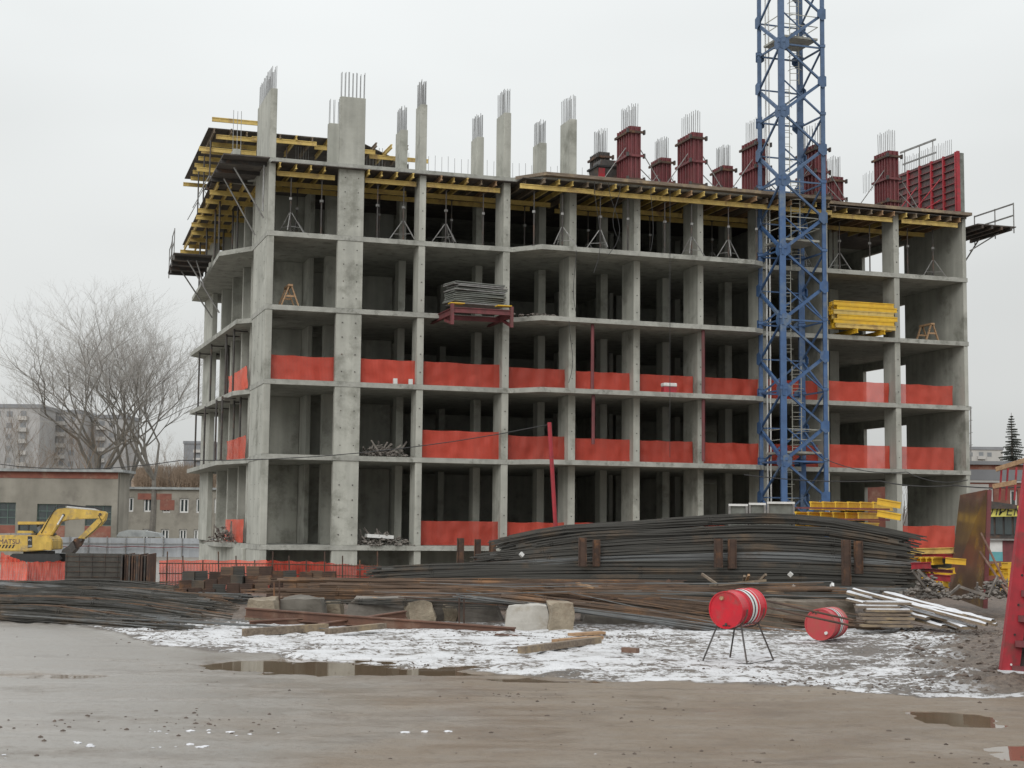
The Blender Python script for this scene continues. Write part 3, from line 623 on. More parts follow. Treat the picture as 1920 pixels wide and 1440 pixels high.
# ------------------------------------------------------------------ orange nets in the openings
NETS = {2: [(0, 2.62, 1.0), (3.67, 6.03, 1.0), (6.31, 9.72, 1.0), (10.05, 12.7, .93), (13.05, 15.7, .9), (16.03, 18.7, .87), (19.05, 21.9, .87), (22.4, 24.9, .9), (25.15, 28.5, .95), (28.85, 31.9, .95)],
        1: [(6.31, 9.72, 1.15), (10.05, 12.7, 1.05), (13.05, 15.7, 1.0), (16.03, 18.7, 1.), (19.05, 21.9, 1.), (22.4, 24.9, 1.0), (25.15, 28.5, 1.05), (28.85, 31.9, 1.05)],
        0: [(6.31, 9.72, 1.0), (10.05, 12.7, 1.0), (13.05, 15.7, 1.0), (16.03, 18.7, 1.0), (19.05, 21.9, .95), (28.85, 31.9, 1.05)]}
def netmesh(w, h, seed, m):
    q = MB(); nx_, nz_ = 36, 8; rr = random.Random(seed); pins = sorted([0, 1]+[rr.uniform(.2, .8) for _ in range(rr.randint(1, 2))]); sg_ = rr.uniform(.0, .045)
    for j in range(nz_+1):
        for i in range(nx_+1):
            u, v = i/nx_, j/nz_
            a_ = max(p for p in pins if p <= u+1e-9); b_ = min([p for p in pins if p > u-1e-9 and p > a_] or [1.0001]); uu = (u-a_)/max(1e-3, b_-a_)
            sag = sg_*sin(pi*min(1, max(0, uu)))*v*v*(b_-a_)*2
            fold = .05*sin(u*w*9+v*2.5*sin(seed)+seed)*(.4+.6*noise.noise(Vector((u*w*1.5, v*2, seed))))+.05*noise.noise(Vector((u*w*3, v*h*3+u*4, seed*1.7)))
            q.v.append((u*w, fold, v*h-sag+.02))
    for j in range(nz_):
        for i in range(nx_): a_ = j*(nx_+1)+i; q.f.append((a_, a_+1, a_+nx_+2, a_+nx_+1))
    return q
for k, lst in NETS.items():
    for i, (a0, a1, h) in enumerate(lst):
        bi = [0, 3.67, 6.31, 10.05, 13.05, 16.03, 19.05, 22.4, 25.15, 28.85].index(a0)
        b = .35 if bi < 3 else (.45 if bi < 8 else .25)
        o = netmesh(a1-a0, h, k*10+i, net).build('safety_net', net, None, True, LW(a0, b, FL[k])); o.rotation_euler = (0, 0, TH)
        tag(o, 'orange safety net across the %s opening from the left, %s storey' % (ORD[bi], ('ground', 'second', 'third')[k]), 'net', 'orange nets in the openings')
for k in (0, 1, 2):
    o = netmesh(5.5, 1.0, 40+k, net).build('safety_net', netthin, None, True, LW(-.2, 4.9, FL[k])); o.rotation_euler = (0, 0, TH+pi/2)
    tag(o, 'orange safety net along the left balcony, %s storey' % ('ground', 'second', 'third')[k], 'net', 'orange nets in the openings')
# ------------------------------------------------------------------ hanging loading platform with sheets
lp = thing('loading_platform', 'red steel loading platform jutting out of the fifth level opening', 'platform', LW(6.95, -1.75, 9.3), TH)
for x in (0, 2.5): MB().ibeam((x, -.2, .14), (x, 2.9, .14), .28, .14, .03, .03).build('side_beam', redsteel, lp)
MB().ibeam((-.02, -.25, .2), (2.55, -.25, .2), .22, .12, .03, .03).build('front_beam', redsteel, lp)
MB().ibeam((0, 1.3, .1), (2.5, 1.3, .1), .2, .1).build('cross_beam', redsteel, lp)
for x in (-.02, 2.5): MB().bar((x, -.25, -.4), (x, -.25, .45), .13).build('corner_post', redsteel, lp)
MB().bar((0, -.24, -.35), (0, .8, -.1), .1).build('brace', redsteel, lp)
MB().bar((2.5, -.24, -.35), (2.5, .8, .0), .1).build('brace', redsteel, lp)
MB().box(-.1, .5, -.3, .1, .46, .5).build('timber', yellow_new, lp); MB().box(1.9, 2.5, -.3, .1, .46, .5).build('timber', yellow_new, lp)
rnd = random.Random(9)
for i in range(12):
    o = MB().box(-1.15, 1.15, -.55, .55, 0, .045).build('plywood_sheet', rnd.choice((plygrey, greysteel, plygrey)), None, loc=LW(8.2+rnd.uniform(-.1, .1), -1.05+rnd.uniform(-.05, .05), 9.83+i*.078)); o.rotation_euler = (0, 0, TH+rnd.uniform(-.08, .08)+.15)
    tag(o, 'grey formwork sheet in the stack on the red platform, %s from the bottom' % ORD[i], 'sheet', 'sheets stacked on the loading platform')
# yellow beam bundle sticking out at the right
rnd = random.Random(4)
for j in range(6):
    for i in range(4):
        L0 = rnd.uniform(-.12, .15)
        p = LW(25.3+L0-.02*j, -.6+i*.22, 9.98+j*.205); q = LW(28.4+L0, -.6+i*.22, 9.98+j*.205)
        o = hbeam(None, p, p+(q-p).normalized()*3.1, yellow_new if (i+j) % 3 else yellow, 'timber_beam')
        tag(o, 'yellow formwork beam bundled on the fourth level right of the crane, %s layer up, %s from the front' % (ORD[j], ORD[i]), 'beam', 'yellow beams bundled right of the crane')
for a in (26.2, 27.6):
    o = hbeam(None, LW(a, -.9, 9.74), LW(a, 1.2, 9.74), yellow_new, 'timber_beam'); tag(o, 'yellow bearer beam under the bundle right of the crane, %s one' % ('left' if a < 27 else 'right'), 'beam')
# sawhorses
def sawhorse(loc, rz, lab):
    r = thing('sawhorse', lab, 'sawhorse', loc, rz, 'timber trestles on the floors')
    MB().box(-.1, .1, -.5, .5, .82, .9).build('top_board', woodlight, r)
    for sx in (-1, 1):
        for y in (-.42, .42): MB().bar((.05*sx, y, .84), (.36*sx, y, 0), .09, .05).build('leg', woodlight, r)
    for y in (-.42, .42): MB().bar((-.22, y, .42), (.22, y, .42), .04, .08).build('brace', woodlight, r)
    return r
sawhorse(LW(.75, .7, FL[3]), TH, 'small timber trestle in the first bay of the fourth storey')
sawhorse(LW(31.0, .9, FL[3]), TH, 'timber trestle in the rightmost bay of the fourth storey')
# rubble heaps
def rubble(loc, w, d, h, n, lab, sticks=6, seed=0):
    q = MB(); rr = random.Random(seed)
    for i in range(int(n*2.2)):
        u = rr.gauss(0, .3); v = rr.gauss(0, .3); zz = max(0, h*(1-u*u*3-v*v*2))*rr.random()
        q.rock((u*w, v*d, zz+.02), rr.choice((.02, .03, .035, .045, .06, .09)), seed*99+i, .6)
    for i in range(sticks):
        u = rr.uniform(-.4, .4)*w; q.bar((u, rr.uniform(-.3, .3), .05), (u+rr.uniform(-.6, .6), rr.uniform(-.3, .3), h*rr.uniform(.5, 1.5)), .04, .06)
    o = q.build('rubble_heap', rubblem, None, loc=loc); o.rotation_euler = (0, 0, TH); tag(o, lab, 'rubble', kind='stuff')
rubble(LW(4.75, .45, FL[1]), 1.9, .8, .5, 110, 'heap of concrete rubble in the third opening of the second storey', 14, 1)
rubble(LW(4.8, .45, FL[0]), 2.2, .9, .5, 130, 'heap of rubble with white boards in the third ground floor opening', 12, 2)
rubble(LW(-.7, 7.5, FL[0]), 1.2, 2.2, .7, 90, 'heap of dark rubble on the left ground floor balcony', 8, 3)
rubble(LW(11.2, -.75, FL[3]), 1.5, .3, .12, 50, 'pale mortar lumps spilt on the slab edge of the fourth storey', 0, 4)
o = MB().box(0, 1.1, 0, .5, 0, .14).build('white_board', whitepaint, None, loc=LW(4.1, .15, .32)); o.rotation_euler = (0, .05, TH); tag(o, 'white board lying on the ground floor rubble heap', 'board')
bu = thing('bucket', 'small red and white tank on the slab edge of the third storey', 'tank', LW(16.8, -.75, FL[2]), TH)
bev(MB().box(0, .6, 0, .35, 0, .28).build('body', redbright, bu), .03); bev(MB().box(-.01, .61, -.01, .36, .282, .44).build('lid', whitepaint, bu), .03)
for i, px in enumerate((735, 763)):
    o = MB().box(0, .16, 0, .12, 0, .22).build('white_bucket', whitepaint, None, loc=LW(5.05+i*.65, -.0, FL[2]+.0)); o.rotation_euler = (0, 0, TH); tag(o, '%s small white pail on the slab under the net of the second opening' % ('left', 'right')[i], 'pail')
# hanging red pipes and cables along the facade
for a, z0, z1, n in ((13.45, 6.62, 9.38, 'upper left'), (13.5, 4.3, 6.38, 'lower left'), (18.6, 6.62, 9.38, 'upper right'), (18.6, 3.7, 6.38, 'lower right')):
    tag(MB().tube([(0, 0, z0), (0, 0, z1)], .075, 8).build('red_pipe', redsteel, None, loc=LW(a, -.85, 0)), 'dark red vertical pipe standing at the facade, %s one of four' % n, 'pipe', 'red pipes on the facade')
o = MB().tube([at(1030, 792, 52), at(1043, 1010, 52)], .07, 8).build('red_pole', redbright); tag(o, 'leaning red pole in front of the facade carrying a cable', 'pole')
rnd = random.Random(12)
def cable(pts, lab, r=.02, sag=0.):
    P = [Vector(p) for p in pts]; out_ = []
    for p, q in zip(P, P[1:]):
        for i in range(8):
            u = i/8; v = p.lerp(q, u); v.z -= sag*4*u*(1-u); out_.append(v)
    out_.append(P[-1]); tag(MB().tube(out_, r, 5).build('cable', cablem), lab, 'cable')
cable([at(-60, 861, 60), at(340, 863, 55), at(1030, 796, 52)], 'thin black overhead cable sagging from the left to the red pole', .016, .35)
cable([at(1395, 890, 56), at(1650, 902, 52), at(1790, 910, 50), at(1960, 908, 48)], 'black cable strung past the right ground floor bays', .02, .1)
cable([at(1545, 860, 56), at(1700, 885, 54), at(1815, 900, 52)], 'upper loose cable drooping over the right bays', .015, .2)
for i, (a, z1, z0, sw) in enumerate(((13.3, 15.4, 11.5, .5), (13.95, 15.4, 12.3, .9), (14.5, 15.4, 12.9, -.6), (15.9, 15.4, 12.6, .2), (16.8, 15.4, 3.8, 0), (12.2, 9.4, 6.8, .3), (12.5, 12.4, 9.8, -.2))):
    pts = [LW(a+sw*sin(pi*j/8)*(j/8), -1.35, z1+(z0-z1)*j/8) for j in range(9)]
    tag(MB().tube(pts, .013, 5).build('hanging_cable', cablem), 'black cable hanging down the facade, %s from the left, beside the column' % ORD[[5, 6, 7, 8, 9, 1, 2][i]-1], 'cable', 'cables hanging down the facade')
# ------------------------------------------------------------------ tower crane mast
D_ = 66.; near = at(1468, 640, D_); cr_ = thing('tower_crane', 'blue lattice tower crane mast rising in front of the building', 'crane', (near.x, near.y, 0), 0)
sd = 2.05; ang = TH
# legs: front (0,0); right = along +x and back; left = along -x and back
vR = Vector((cos(ang), sin(ang), 0))*sd; vL = Vector((-sin(ang), cos(ang), 0))*sd
LEG = {'F': Vector((0, 0, 0)), 'R': vR, 'L': vL, 'B': vR+vL}
H1 = 31.; P_ = 3.06; Z0 = -.9
for n_, p in LEG.items():
    q = MB()
    lw = .26 if n_ in 'FB' else .17
    for dz in range(12):
        z0 = Z0+dz*P_; z1 = z0+P_-.02
        q = MB().box(p.x-lw/2, p.x+lw/2, p.y-lw/2, p.y+lw/2, z0, z1)
        q.box(p.x-lw/2-.03, p.x+lw/2+.03, p.y-lw/2-.03, p.y+lw/2+.03, z1-.12, z1)
        q.build('leg_section', cranblue if z0 < 15 else crangrey, cr_)
def brace_(p, q, z0, z1, w, nm):
    p = Vector((p.x, p.y, z0)); q = Vector((q.x, q.y, z1)); d = (q-p).normalized()*.12
    MB().bar(p+d, q-d, w, w).build(nm, cranblue if (z0+z1)/2 < 15.5 else crangrey, cr_)
off = 17.74-Z0-5*P_-.45   # nodes seen on the front leg
for k in range(-1, 11):
    z = Z0+off+k*P_; h = P_/2
    if z+P_ > H1+4: break
    F_, R_, L_, B_ = LEG['F'], LEG['R'], LEG['L'], LEG['B']
    if z > -1:
        brace_(F_, R_, z, z+h, .125, 'diagonal_brace'); brace_(F_, L_, z, z+h-.1, .125, 'diagonal_brace')
        brace_(L_, B_, z, z+h, .08, 'diagonal_brace'); brace_(R_, B_, z, z+h, .08, 'diagonal_brace')
        brace_(F_, R_, z+h, z, .05, 'diagonal_brace'); brace_(F_, L_, z+P_, z+h, .06, 'diagonal_brace')
        brace_(R_, F_, z+h, z+P_, .09, 'diagonal_brace'); brace_(L_, F_, z+h, z+P_, .08, 'diagonal_brace')
        brace_(B_, R_, z+h, z+P_, .07, 'diagonal_brace')
        for p, q in ((F_, L_), (L_, B_), (B_, R_), (F_, R_)):
            if (p, q) != (F_, R_) or k % 2: brace_(p, q, z, z, .07, 'horizontal_brace')
        brace_(L_, B_, z+h, z+h, .06, 'horizontal_brace')
    for p, q, zz in ((F_, R_, z), (F_, L_, z), (R_, F_, z+h), (L_, F_, z+h), (L_, B_, z), (B_, L_, z), (B_, R_, z+h)):
        d = (q-p).normalized(); u = Vector((0, 0, 1)); n_ = d.cross(u)*.015; c_ = Vector((p.x, p.y, zz))
        pl = [c_+d*.1-u*.3, c_+d*.32-u*.13, c_+d*.32+u*.13, c_+d*.1+u*.3, c_-d*.1+u*.22, c_-d*.1-u*.22]
        # set each plate just outside the leg face
        s_ = -1 if p in (F_, R_) else 1
        offv = d.cross(u); offv = offv*(.142 if offv.dot((p+q)/2-(F_+B_)/2) > 0 else -.142)
        MB().add([v+offv+n_ for v in pl]+[v+offv-n_ for v in pl], [tuple(range(6)), tuple(range(6, 12))[::-1]]+[(i, 6+i, 6+(i+1) % 6, (i+1) % 6) for i in range(6)]).build('gusset_plate', cranblue if zz < 15.5 else crangrey, cr_)
cx_ = (LEG['F']+LEG['B'])/2
for k, z in enumerate((5.4, 14.7, 23.8)):
    a_, b_, c_, d_ = [cx_+(v-cx_)*.86 for v in (LEG['F'], LEG['R'], LEG['B'], LEG['L'])]
    MB().add([Vector((v.x, v.y, z+dz)) for dz in (0, .09) for v in (a_, b_, c_, d_)], [(0, 3, 2, 1), (4, 5, 6, 7), (0, 1, 5, 4), (1, 2, 6, 5), (2, 3, 7, 6), (3, 0, 4, 7)]).build('rest_platform', cream, cr_)
    for (p, q) in ((a_, b_), (b_, c_), (d_, a_)):
        MB().bar((p.x, p.y, z+.6), (q.x, q.y, z+.6), .03).bar((p.x, p.y, z+1.05), (q.x, q.y, z+1.05), .03).build('guard_rail', cream, cr_)
for seg in range(7):
    z0 = 1+seg*4.2; lx = cx_+vR*(.12 if seg % 2 else -.12)+vL*(.05)
    for s_ in (-.2, .2): MB().bar((lx.x+s_, lx.y, z0), (lx.x+s_, lx.y, z0+4.1), .035).build('ladder_rail', cream, cr_)
    for i in range(13): MB().bar((lx.x-.2, lx.y, z0+.2+i*.31), (lx.x+.2, lx.y, z0+.2+i*.31), .022).build('rung', cream, cr_)
    for i in range(6): MB().tube([(lx.x+.2*cos(a*pi/6)*1.5-0, lx.y-.05-.4*sin(a*pi/6), z0+.6+i*.62) for a in range(7)], .014, 4).build('safety_hoop', cream, cr_)
for xo in (.28, .42): MB().tube([LEG['L']+vR*xo*.55+Vector((0, 0, 2.)), LEG['L']+vR*xo*.55+Vector((0, 0, 31))], .035, 6).build('mast_conduit', whitepaint, cr_)
MB().box(LEG['L'].x+.55, LEG['L'].x+.9, LEG['L'].y-.1, LEG['L'].y+.2, .6, 2.9).build('switch_box', whitepaint, cr_)
# ------------------------------------------------------------------ rebar bundles
def spline(P, n=14):
    P = [Vector(p) for p in P]; out_ = []
    if len(P) < 3: return [P[0].lerp(P[-1], i/n) for i in range(n+1)]
    Q = [P[0]*2-P[1]]+P+[P[-1]*2-P[-2]]; m_ = len(P)-1; per = max(2, round(n/m_))
    for i in range(m_):
        p0, p1, p2, p3 = Q[i:i+4]
        for j in range(per):
            t_ = j/per; out_.append(.5*((2*p1)+(p2-p0)*t_+(2*p0-5*p1+4*p2-p3)*t_*t_+(3*p1-p0-3*p2+p3)*t_**3))
    out_.append(P[-1]); return out_
def bundle(P, Rr, n, m_, lab, seed, r=.014, name='rebar_bundle', group=None, spread=1., loose=0.):
    rr = random.Random(seed); path = spline(P, 12); q = MB(); c0 = path[0].copy(); cnt = len(path)
    for k in range(n):
        if k < n*.7: a_ = 2*pi*k/(n*.7); ro = Rr*rr.uniform(.82, 1.)
        else: a_ = rr.uniform(0, 6.28); ro = Rr*rr.uniform(0, .75)
        ph = rr.uniform(0, 6.28); am = rr.uniform(.2, 1)*Rr*.34; tw = rr.uniform(-.5, .5)
        st = 0 if rr.random() < .6 else 0; pts = []
        ext0 = rr.uniform(-.25, .25)*spread; ext1 = rr.uniform(-.25, .25)*spread
        fan = rr.uniform(-1, 1)*loose; fan2 = rr.uniform(-1, 1)*loose*.35
        for i, p in enumerate(path):
            d = (path[min(i+1, cnt-1)]-path[max(i-1, 0)]).normalized(); s_ = d.cross(Vector((0, 0, 1))).normalized(); u_ = s_.cross(d)
            v = p+s_*(cos(a_+tw*i/cnt)*ro+sin(i*.9+ph)*am)+u_*(sin(a_+tw*i/cnt)*ro*.8+cos(i*.7+ph)*am)
            v = v+s_*fan*(i/cnt-.3)+u_*fan2*(i/cnt)
            if i == 0: v = v-d*ext0
            if i == cnt-1: v = v+d*ext1
            pts.append(v-c0)
        q.tube(pts, r*rr.uniform(.85, 1.2), 4)
    for kk in (.18, .5, .8):
        ii = int(kk*(cnt-1)); d = (path[ii+1]-path[ii]).normalized(); s_ = d.cross(Vector((0, 0, 1))).normalized(); u_ = s_.cross(d)
        for e2 in (-.03, .03): q.tube([path[ii]-c0+d*e2+(s_*cos(a)+u_*sin(a)*.85)*(Rr+.022) for a in [2*pi*z/10 for z in range(11)]], .007, 3, False)
    # solid heart so that no light passes through
    q.tube([p-c0 for p in path], Rr*.72, 6)
    o = q.build(name, m_, None, loc=c0); tag(o, lab, 'rebar bundle', group); return o
seed = 100
def Pm(px, py, D): return at(px, py, D)
PILE = 'long rebar bundles in the big dark pile'
layers = [
    [(955, 1014), (1060, 994), (1200, 984), (1330, 976), (1430, 972), (1560, 980), (1690, 1006)],
    [(968, 1028), (1100, 1006), (1250, 1000), (1400, 992), (1550, 996), (1684, 1020)],
    [(930, 1042), (1100, 1026), (1250, 1016), (1420, 1010), (1560, 1016), (1680, 1032)],
    [(958, 1050), (1100, 1040), (1260, 1031), (1420, 1027), (1560, 1034), (1678, 1046)],
    [(900, 1064), (1100, 1050), (1260, 1045), (1430, 1043), (1560, 1049), (1688, 1058)],
    [(716, 1070), (900, 1062), (1100, 1060), (1300, 1058), (1500, 1062), (1690, 1070)],
    [(724, 1083), (900, 1074), (1100, 1072), (1300, 1072), (1500, 1074), (1684, 1082)],
    [(712, 1094), (900, 1087), (1100, 1085), (1300, 1085), (1500, 1088), (1676, 1094)],
    [(740, 1103), (900, 1099), (1100, 1098), (1300, 1099), (1500, 1101), (1670, 1106)]]
# the pile stands about 40 m from the lens; rows are one bundle deeper each
PD = 39.
for li, pts in enumerate(layers):
    for row in range(3):
        if row == 2 and li > 6: continue
        dD = row*.42+(-.15*(li-4) if row == 0 else 0)
        if row == 0: pp = [at(x, y, PD-.05*li) for x, y in pts]
        else: pp = [at(x, y-row*1.2, PD+.3*row) for x, y in pts]; pp = [p+Vector((random.Random(seed+row).uniform(-.2, .2), 0, -.03*row)) for p in pp]
        bundle(pp, .125 if li < 5 else .11, 30 if row == 0 else 20, rebar_grey if li in (4,) and row == 0 else (rebar_dark), 'long curved rebar bundle in the big dark pile, %s layer from the top, %s row' % (ORD[li], ('front', 'middle', 'rear')[row]), seed, .019, group=PILE, spread=2.2); seed += 1
# end of pile filler low layer down to the blocks
for li, (y0, y1, x0, x1) in enumerate(((1112, 1116, 560, 1640), (1122, 1124, 520, 1600))):
    bundle([at(x0, y0, 38.), at((x0+x1)/2, y0-3, 38.), at(x1, y1, 38.)], .12, 26, rebar_brown, 'brown rebar bundle under the big pile, %s one' % ('upper', 'lower')[li], seed, group='brown bundles under the pile'); seed += 1
# steel posts
def post(px, y0, y1, D, w, lab, hole=False):
    p = at(px, y1, D); q = at(px, y0, D); h = q.z-p.z
    r = thing('steel_post', lab, 'post', p, .1, 'steel posts of the rebar rack')
    MB().box(-w/2, w/2, -.015, .015, 0, h).build('web', rust, r); MB().box(-w/2-.012, -w/2, -.07, .07, 0, h).build('flange', rust, r); MB().box(w/2, w/2+.012, -.07, .07, 0, h).build('flange', rust, r)
    if hole: MB().tube([(0, -.02, h-.1), (0, .02, h-.1)], .03, 8).build('lifting_hole', blackp, r)
for i, (px, y0, y1, D, w, h_) in enumerate(((863, 1009, 1062, 41, .16, 0), (895, 1011, 1062, 41.4, .15, 1), (923, 1013, 1062, 41.8, .16, 0), (950, 1013, 1060, 42.2, .15, 0),
        (1092, 1008, 1062, 38.2, .17, 0), (1118, 1012, 1062, 38.6, .15, 0), (1141, 1012, 1050, 39.2, .14, 0), (1163, 1014, 1046, 39.8, .14, 0),
        (1347, 1010, 1064, 38.2, .17, 0), (1373, 1011, 1066, 38.5, .17, 0), (1398, 1010, 1048, 39, .15, 0), (1422, 1014, 1044, 39.6, .14, 0),
        (1587, 1012, 1098, 38.1, .18, 0), (1610, 1014, 1076, 38.6, .17, 0), (1634, 1014, 1058, 39.2, .15, 0), (1655, 1016, 1054, 39.6, .15, 0))):
    post(px, y0, y1, D, w, 'rusty upright steel post at the rebar pile, %s from the left in the %s group' % (ORD[i % 4], ORD[i//4]), h_)
# brown loose bars fanning in front
LG = 'brown rebar bundles lying loose before the dark pile'
fans = [((520, 1088), (900, 1092), (1250, 1098), 37.5, rebar_brown, .07), ((600, 1098), (900, 1102), (1400, 1110), 37., rebar_brown, .08), ((500, 1107), (900, 1113), (1300, 1118), 36.6, rebar_brown, .08),
        ((680, 1119), (1000, 1112), (1560, 1104), 36.4, rebar_brown, .07), ((760, 1124), (1100, 1116), (1600, 1120), 36.0, rebar_dark, .08), ((860, 1106), (1250, 1128), (1600, 1170), 35.6, rebar_brown, .08),
        ((980, 1106), (1300, 1140), (1640, 1178), 35.2, rebar_brown, .08), ((940, 1118), (1200, 1150), (1600, 1212), 34.4, rebar_brown, .09), ((900, 1122), (1200, 1160), (1500, 1204), 34., rebar_grey, .04),
        ((1060, 1100), (1300, 1112), (1700, 1128), 36.2, rebar_brown, .09), ((1100, 1096), (1400, 1104), (1650, 1110), 36.6, rebar_grey, .04), ((640, 1128), (760, 1128), (980, 1130), 35.5, rebar_dark, .06)]
for i, (p, q, r_, D, m_, rd) in enumerate(fans):
    D -= 1.2 if i not in (5, 6, 7, 8) else 1.6
    bundle([at(*p, D), at(*q, D-.4), at(*r_, D-1.2)], rd, 16, m_, '%s loose rebar bundle sprawling before the dark pile, %s from the back' % ('rusty brown' if m_ is rebar_brown else 'greyish', ORD[i]), seed, .013, group=LG, loose=.32, spread=2.5); seed += 1
# left field of dark rebar
LF = 'dark rebar bundles on the ground at far left'
rnd = random.Random(21)
for i in range(22):
    u = i/21; D = 43-u*11.5
    y0 = 1108+u*78; x0 = -30-rnd.uniform(0, 60); x1 = 470-u*120+rnd.uniform(-50, 30)
    zt = .30-.16*u
    g0 = at(x0, 1100, D); pz = hgt(0, D)
    xl = (x0-960)/F*D; xr_ = (x1-960)/F*D
    pts = [(xl, D+.8, zt+.12*sin(i)), ((xl+xr_)/2, D+.2, zt+.10*cos(i*1.3)), (xr_, D-1.2, zt-.12)]
    bundle(pts, .12, 24, (rebar_dark, rebar_dark, rebar_grey, rebar_dark, rebar_brown)[i % 5] if i % 3 else rebar_dark, '%s rebar bundle on the ground at far left, %s row from the back' % ('dark', ORD[i]), seed, .015, group=LF, loose=.25, spread=3); seed += 1
rr3 = random.Random(55)
for i in range(34):
    x0 = rr3.uniform(700, 1350); y0 = rr3.uniform(1092, 1122); L_ = rr3.uniform(220, 520); sl = rr3.uniform(-.03, .22) if x0 > 850 else rr3.uniform(-.03, .06)
    D = 33.9-.03*i; y1 = min(y0+sl*L_, 1200); D1 = D-1.1*(sl > .1)-.3
    a_ = at(x0, y0, D); b_ = at(x0+L_, y1, D1); b_.z = max(b_.z, .06); m_ = (a_+b_)/2+Vector((0, 0, rr3.uniform(-.06, .05)))
    tag(MB().tube([p_-a_ for p_ in spline([a_, m_, b_], 8)], rr3.uniform(.009, .014), 4).build('loose_bar', rr3.choice((rebar_brown, rebar_brown, rebar_grey, rust)), None, False, a_), 'single thin loose rebar sprawled over the brown bundles before the dark pile', 'rebar', 'single loose bars before the pile')
for i, (p_, q_) in enumerate((((1400, 1118), (1600, 1163)), ((1415, 1134), (1592, 1172)))):
    a_ = at(*p_, 28.3); tag(MB().tube([(0, 0, 0), tuple(at(*q_, 27.4)-a_)], .02, 5).build('loose_bar', rust, None, False, a_), '%s thick rusty bar passing in front of the scuffed red drum' % ('upper', 'lower')[i], 'rebar')
for i in range(16):
    x0 = rr3.uniform(-10, 260); D = rr3.uniform(30.6, 33); a_ = Vector(((x0-960)/F*D, D, .2)); b_ = a_+Vector((rr3.uniform(2.5, 5), rr3.uniform(-1.2, -.4), -.12))
    tag(MB().tube([(0, 0, 0), tuple(b_-a_)], .012, 4).build('loose_bar', rebar_grey, None, False, a_), 'single thin loose rebar lying on the far left rebar field', 'rebar', 'single loose bars at far left')
# ------------------------------------------------------------------ concrete blocks under the rebar
def block(x0, x1, y0, y1, D, depth, m_, lab, seed, rz=0., rough_=.05):
    """x0..x1, top y0, foot y1 in the picture at distance D"""
    p = at(x0, y1, D); q = at(x1, y0, D); w = q.x-p.x; h = q.z-p.z
    bm = bmesh.new(); bmesh.ops.create_cube(bm, size=1); bmesh.ops.subdivide_edges(bm, edges=bm.edges[:], cuts=4, use_grid_fill=True)
    rr = random.Random(seed)
    for v in bm.verts:
        k = 1-.1*max(0, abs(v.co.x)*2-.6)*max(0, abs(v.co.z)*2-.6)*4
        v.co.x *= w*k*(1-.1*(v.co.z+.5)); v.co.y *= depth; v.co.z = (v.co.z*k+.5)*h
        nn = noise.noise_vector(v.co*2.5+Vector((seed, 0, 0))); v.co += nn*rough_*1.6
    me_ = bpy.data.meshes.new('concrete_block'); bm.to_mesh(me_); bm.free(); me_.materials.append(m_)
    o = link('concrete_block', me_, None, ((p.x+q.x)/2, D+depth/2, p.z)); o.rotation_euler = (0, 0, rz)
    tag(o, lab, 'block', 'concrete blocks under the rebar'); return o
block(458, 516, 1124, 1178, 33.2, .9, block_conc, 'brown stained chipped concrete block at the left end of the row', 1)
block(517, 610, 1122, 1172, 34., .8, mat('shade_tone_block', (.18, .165, .14), (.10, .09, .075), rough=.92, scale=1.6), 'dark shaded concrete block behind the rusty beams', 2)  # darkened concrete: the shade it stands in is put into the colour
block(606, 640, 1128, 1165, 35., .8, block_conc, 'narrow pale concrete block right of the shaded one', 3)
block(762, 812, 1130, 1176, 33.4, .7, block_conc, 'tan weathered block with jagged top, behind the long rusty beam', 4, .2, .08)
block(828, 856, 1134, 1172, 34., .6, block_conc, 'small pointed tan block right of the jagged one', 5, .1, .08)
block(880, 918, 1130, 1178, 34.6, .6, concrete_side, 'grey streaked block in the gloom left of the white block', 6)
block(946, 1032, 1136, 1192, 31.6, .8, mat('pale_block', (.48, .46, .42), (.38, .36, .32), rough=.9, scale=2, bump=.02, c3=(.30, .26, .2), s3=1.2), 'wide pale grey block at the middle of the row', 7, 0, .03)
block(1028, 1075, 1131, 1189, 31.2, .6, block_conc, 'tan rounded block right of the wide pale block', 8, .1, .05)
block(1425, 1610, 1128, 1180, 32.8, 1.2, mat('brown_slab', (.20, .17, .135), (.11, .09, .07), rough=.92, scale=1.6, c3=(.07, .055, .04), s3=1.4), 'broad stained concrete slab behind the two red drums', 9)
block(1090, 1420, 1128, 1177, 33.6, 1., mat('shadow_block', (.20, .185, .16), (.12, .11, .095), rough=.9), 'long dark block under the middle of the rebar', 10)  # shadow beneath the rebar is painted into this dark concrete
block(640, 945, 1124, 1176, 34.2, .8, mat('shadow_block2', (.22, .2, .175), (.12, .11, .095), rough=.9), 'long dark block under the left half of the pile', 11)  # pile shadow painted in as a darker concrete colour
# rusty steel beams and timbers in front
def lbar(p, q, w, h, m_, name, lab, cat, ibeam=False, group=None):
    p = Vector(p); q = Vector(q); c_ = (p+q)/2; q_ = MB()
    if ibeam: q_.ibeam(p-c_, q-c_, h, w, h*.14, w*.3)
    else: q_.bar(p-c_, q-c_, w, h)
    return tag(q_.build(name, m_, None, loc=c_), lab, cat, group)
lbar(at(462, 1148, 32.8), at(965, 1186, 30.6), .14, .2, rustbeam, 'steel_beam', 'longest rusty steel beam sloping down in front of the blocks', 'beam', True)
lbar(at(468, 1172, 31.9), at(620, 1163, 32.6), .14, .18, rustbeam, 'steel_beam', 'short red brown steel beam below the brown block', 'beam', True)
lbar(at(600, 1176, 31.5), at(760, 1152, 33.), .13, .16, rustbeam, 'steel_beam', 'rusty beam crossing behind the longest one', 'beam', True)
lbar(at(458, 1186, 28.9), at(612, 1176, 30.4), .14, .14, wood, 'timber_beam', 'grey timber balk on the snow below the brown block', 'timber')
lbar(at(614, 1184, 29.0), at(720, 1173, 30.3), .14, .1, wood, 'timber_beam', 'mossy timber on the snow, left of centre', 'timber')
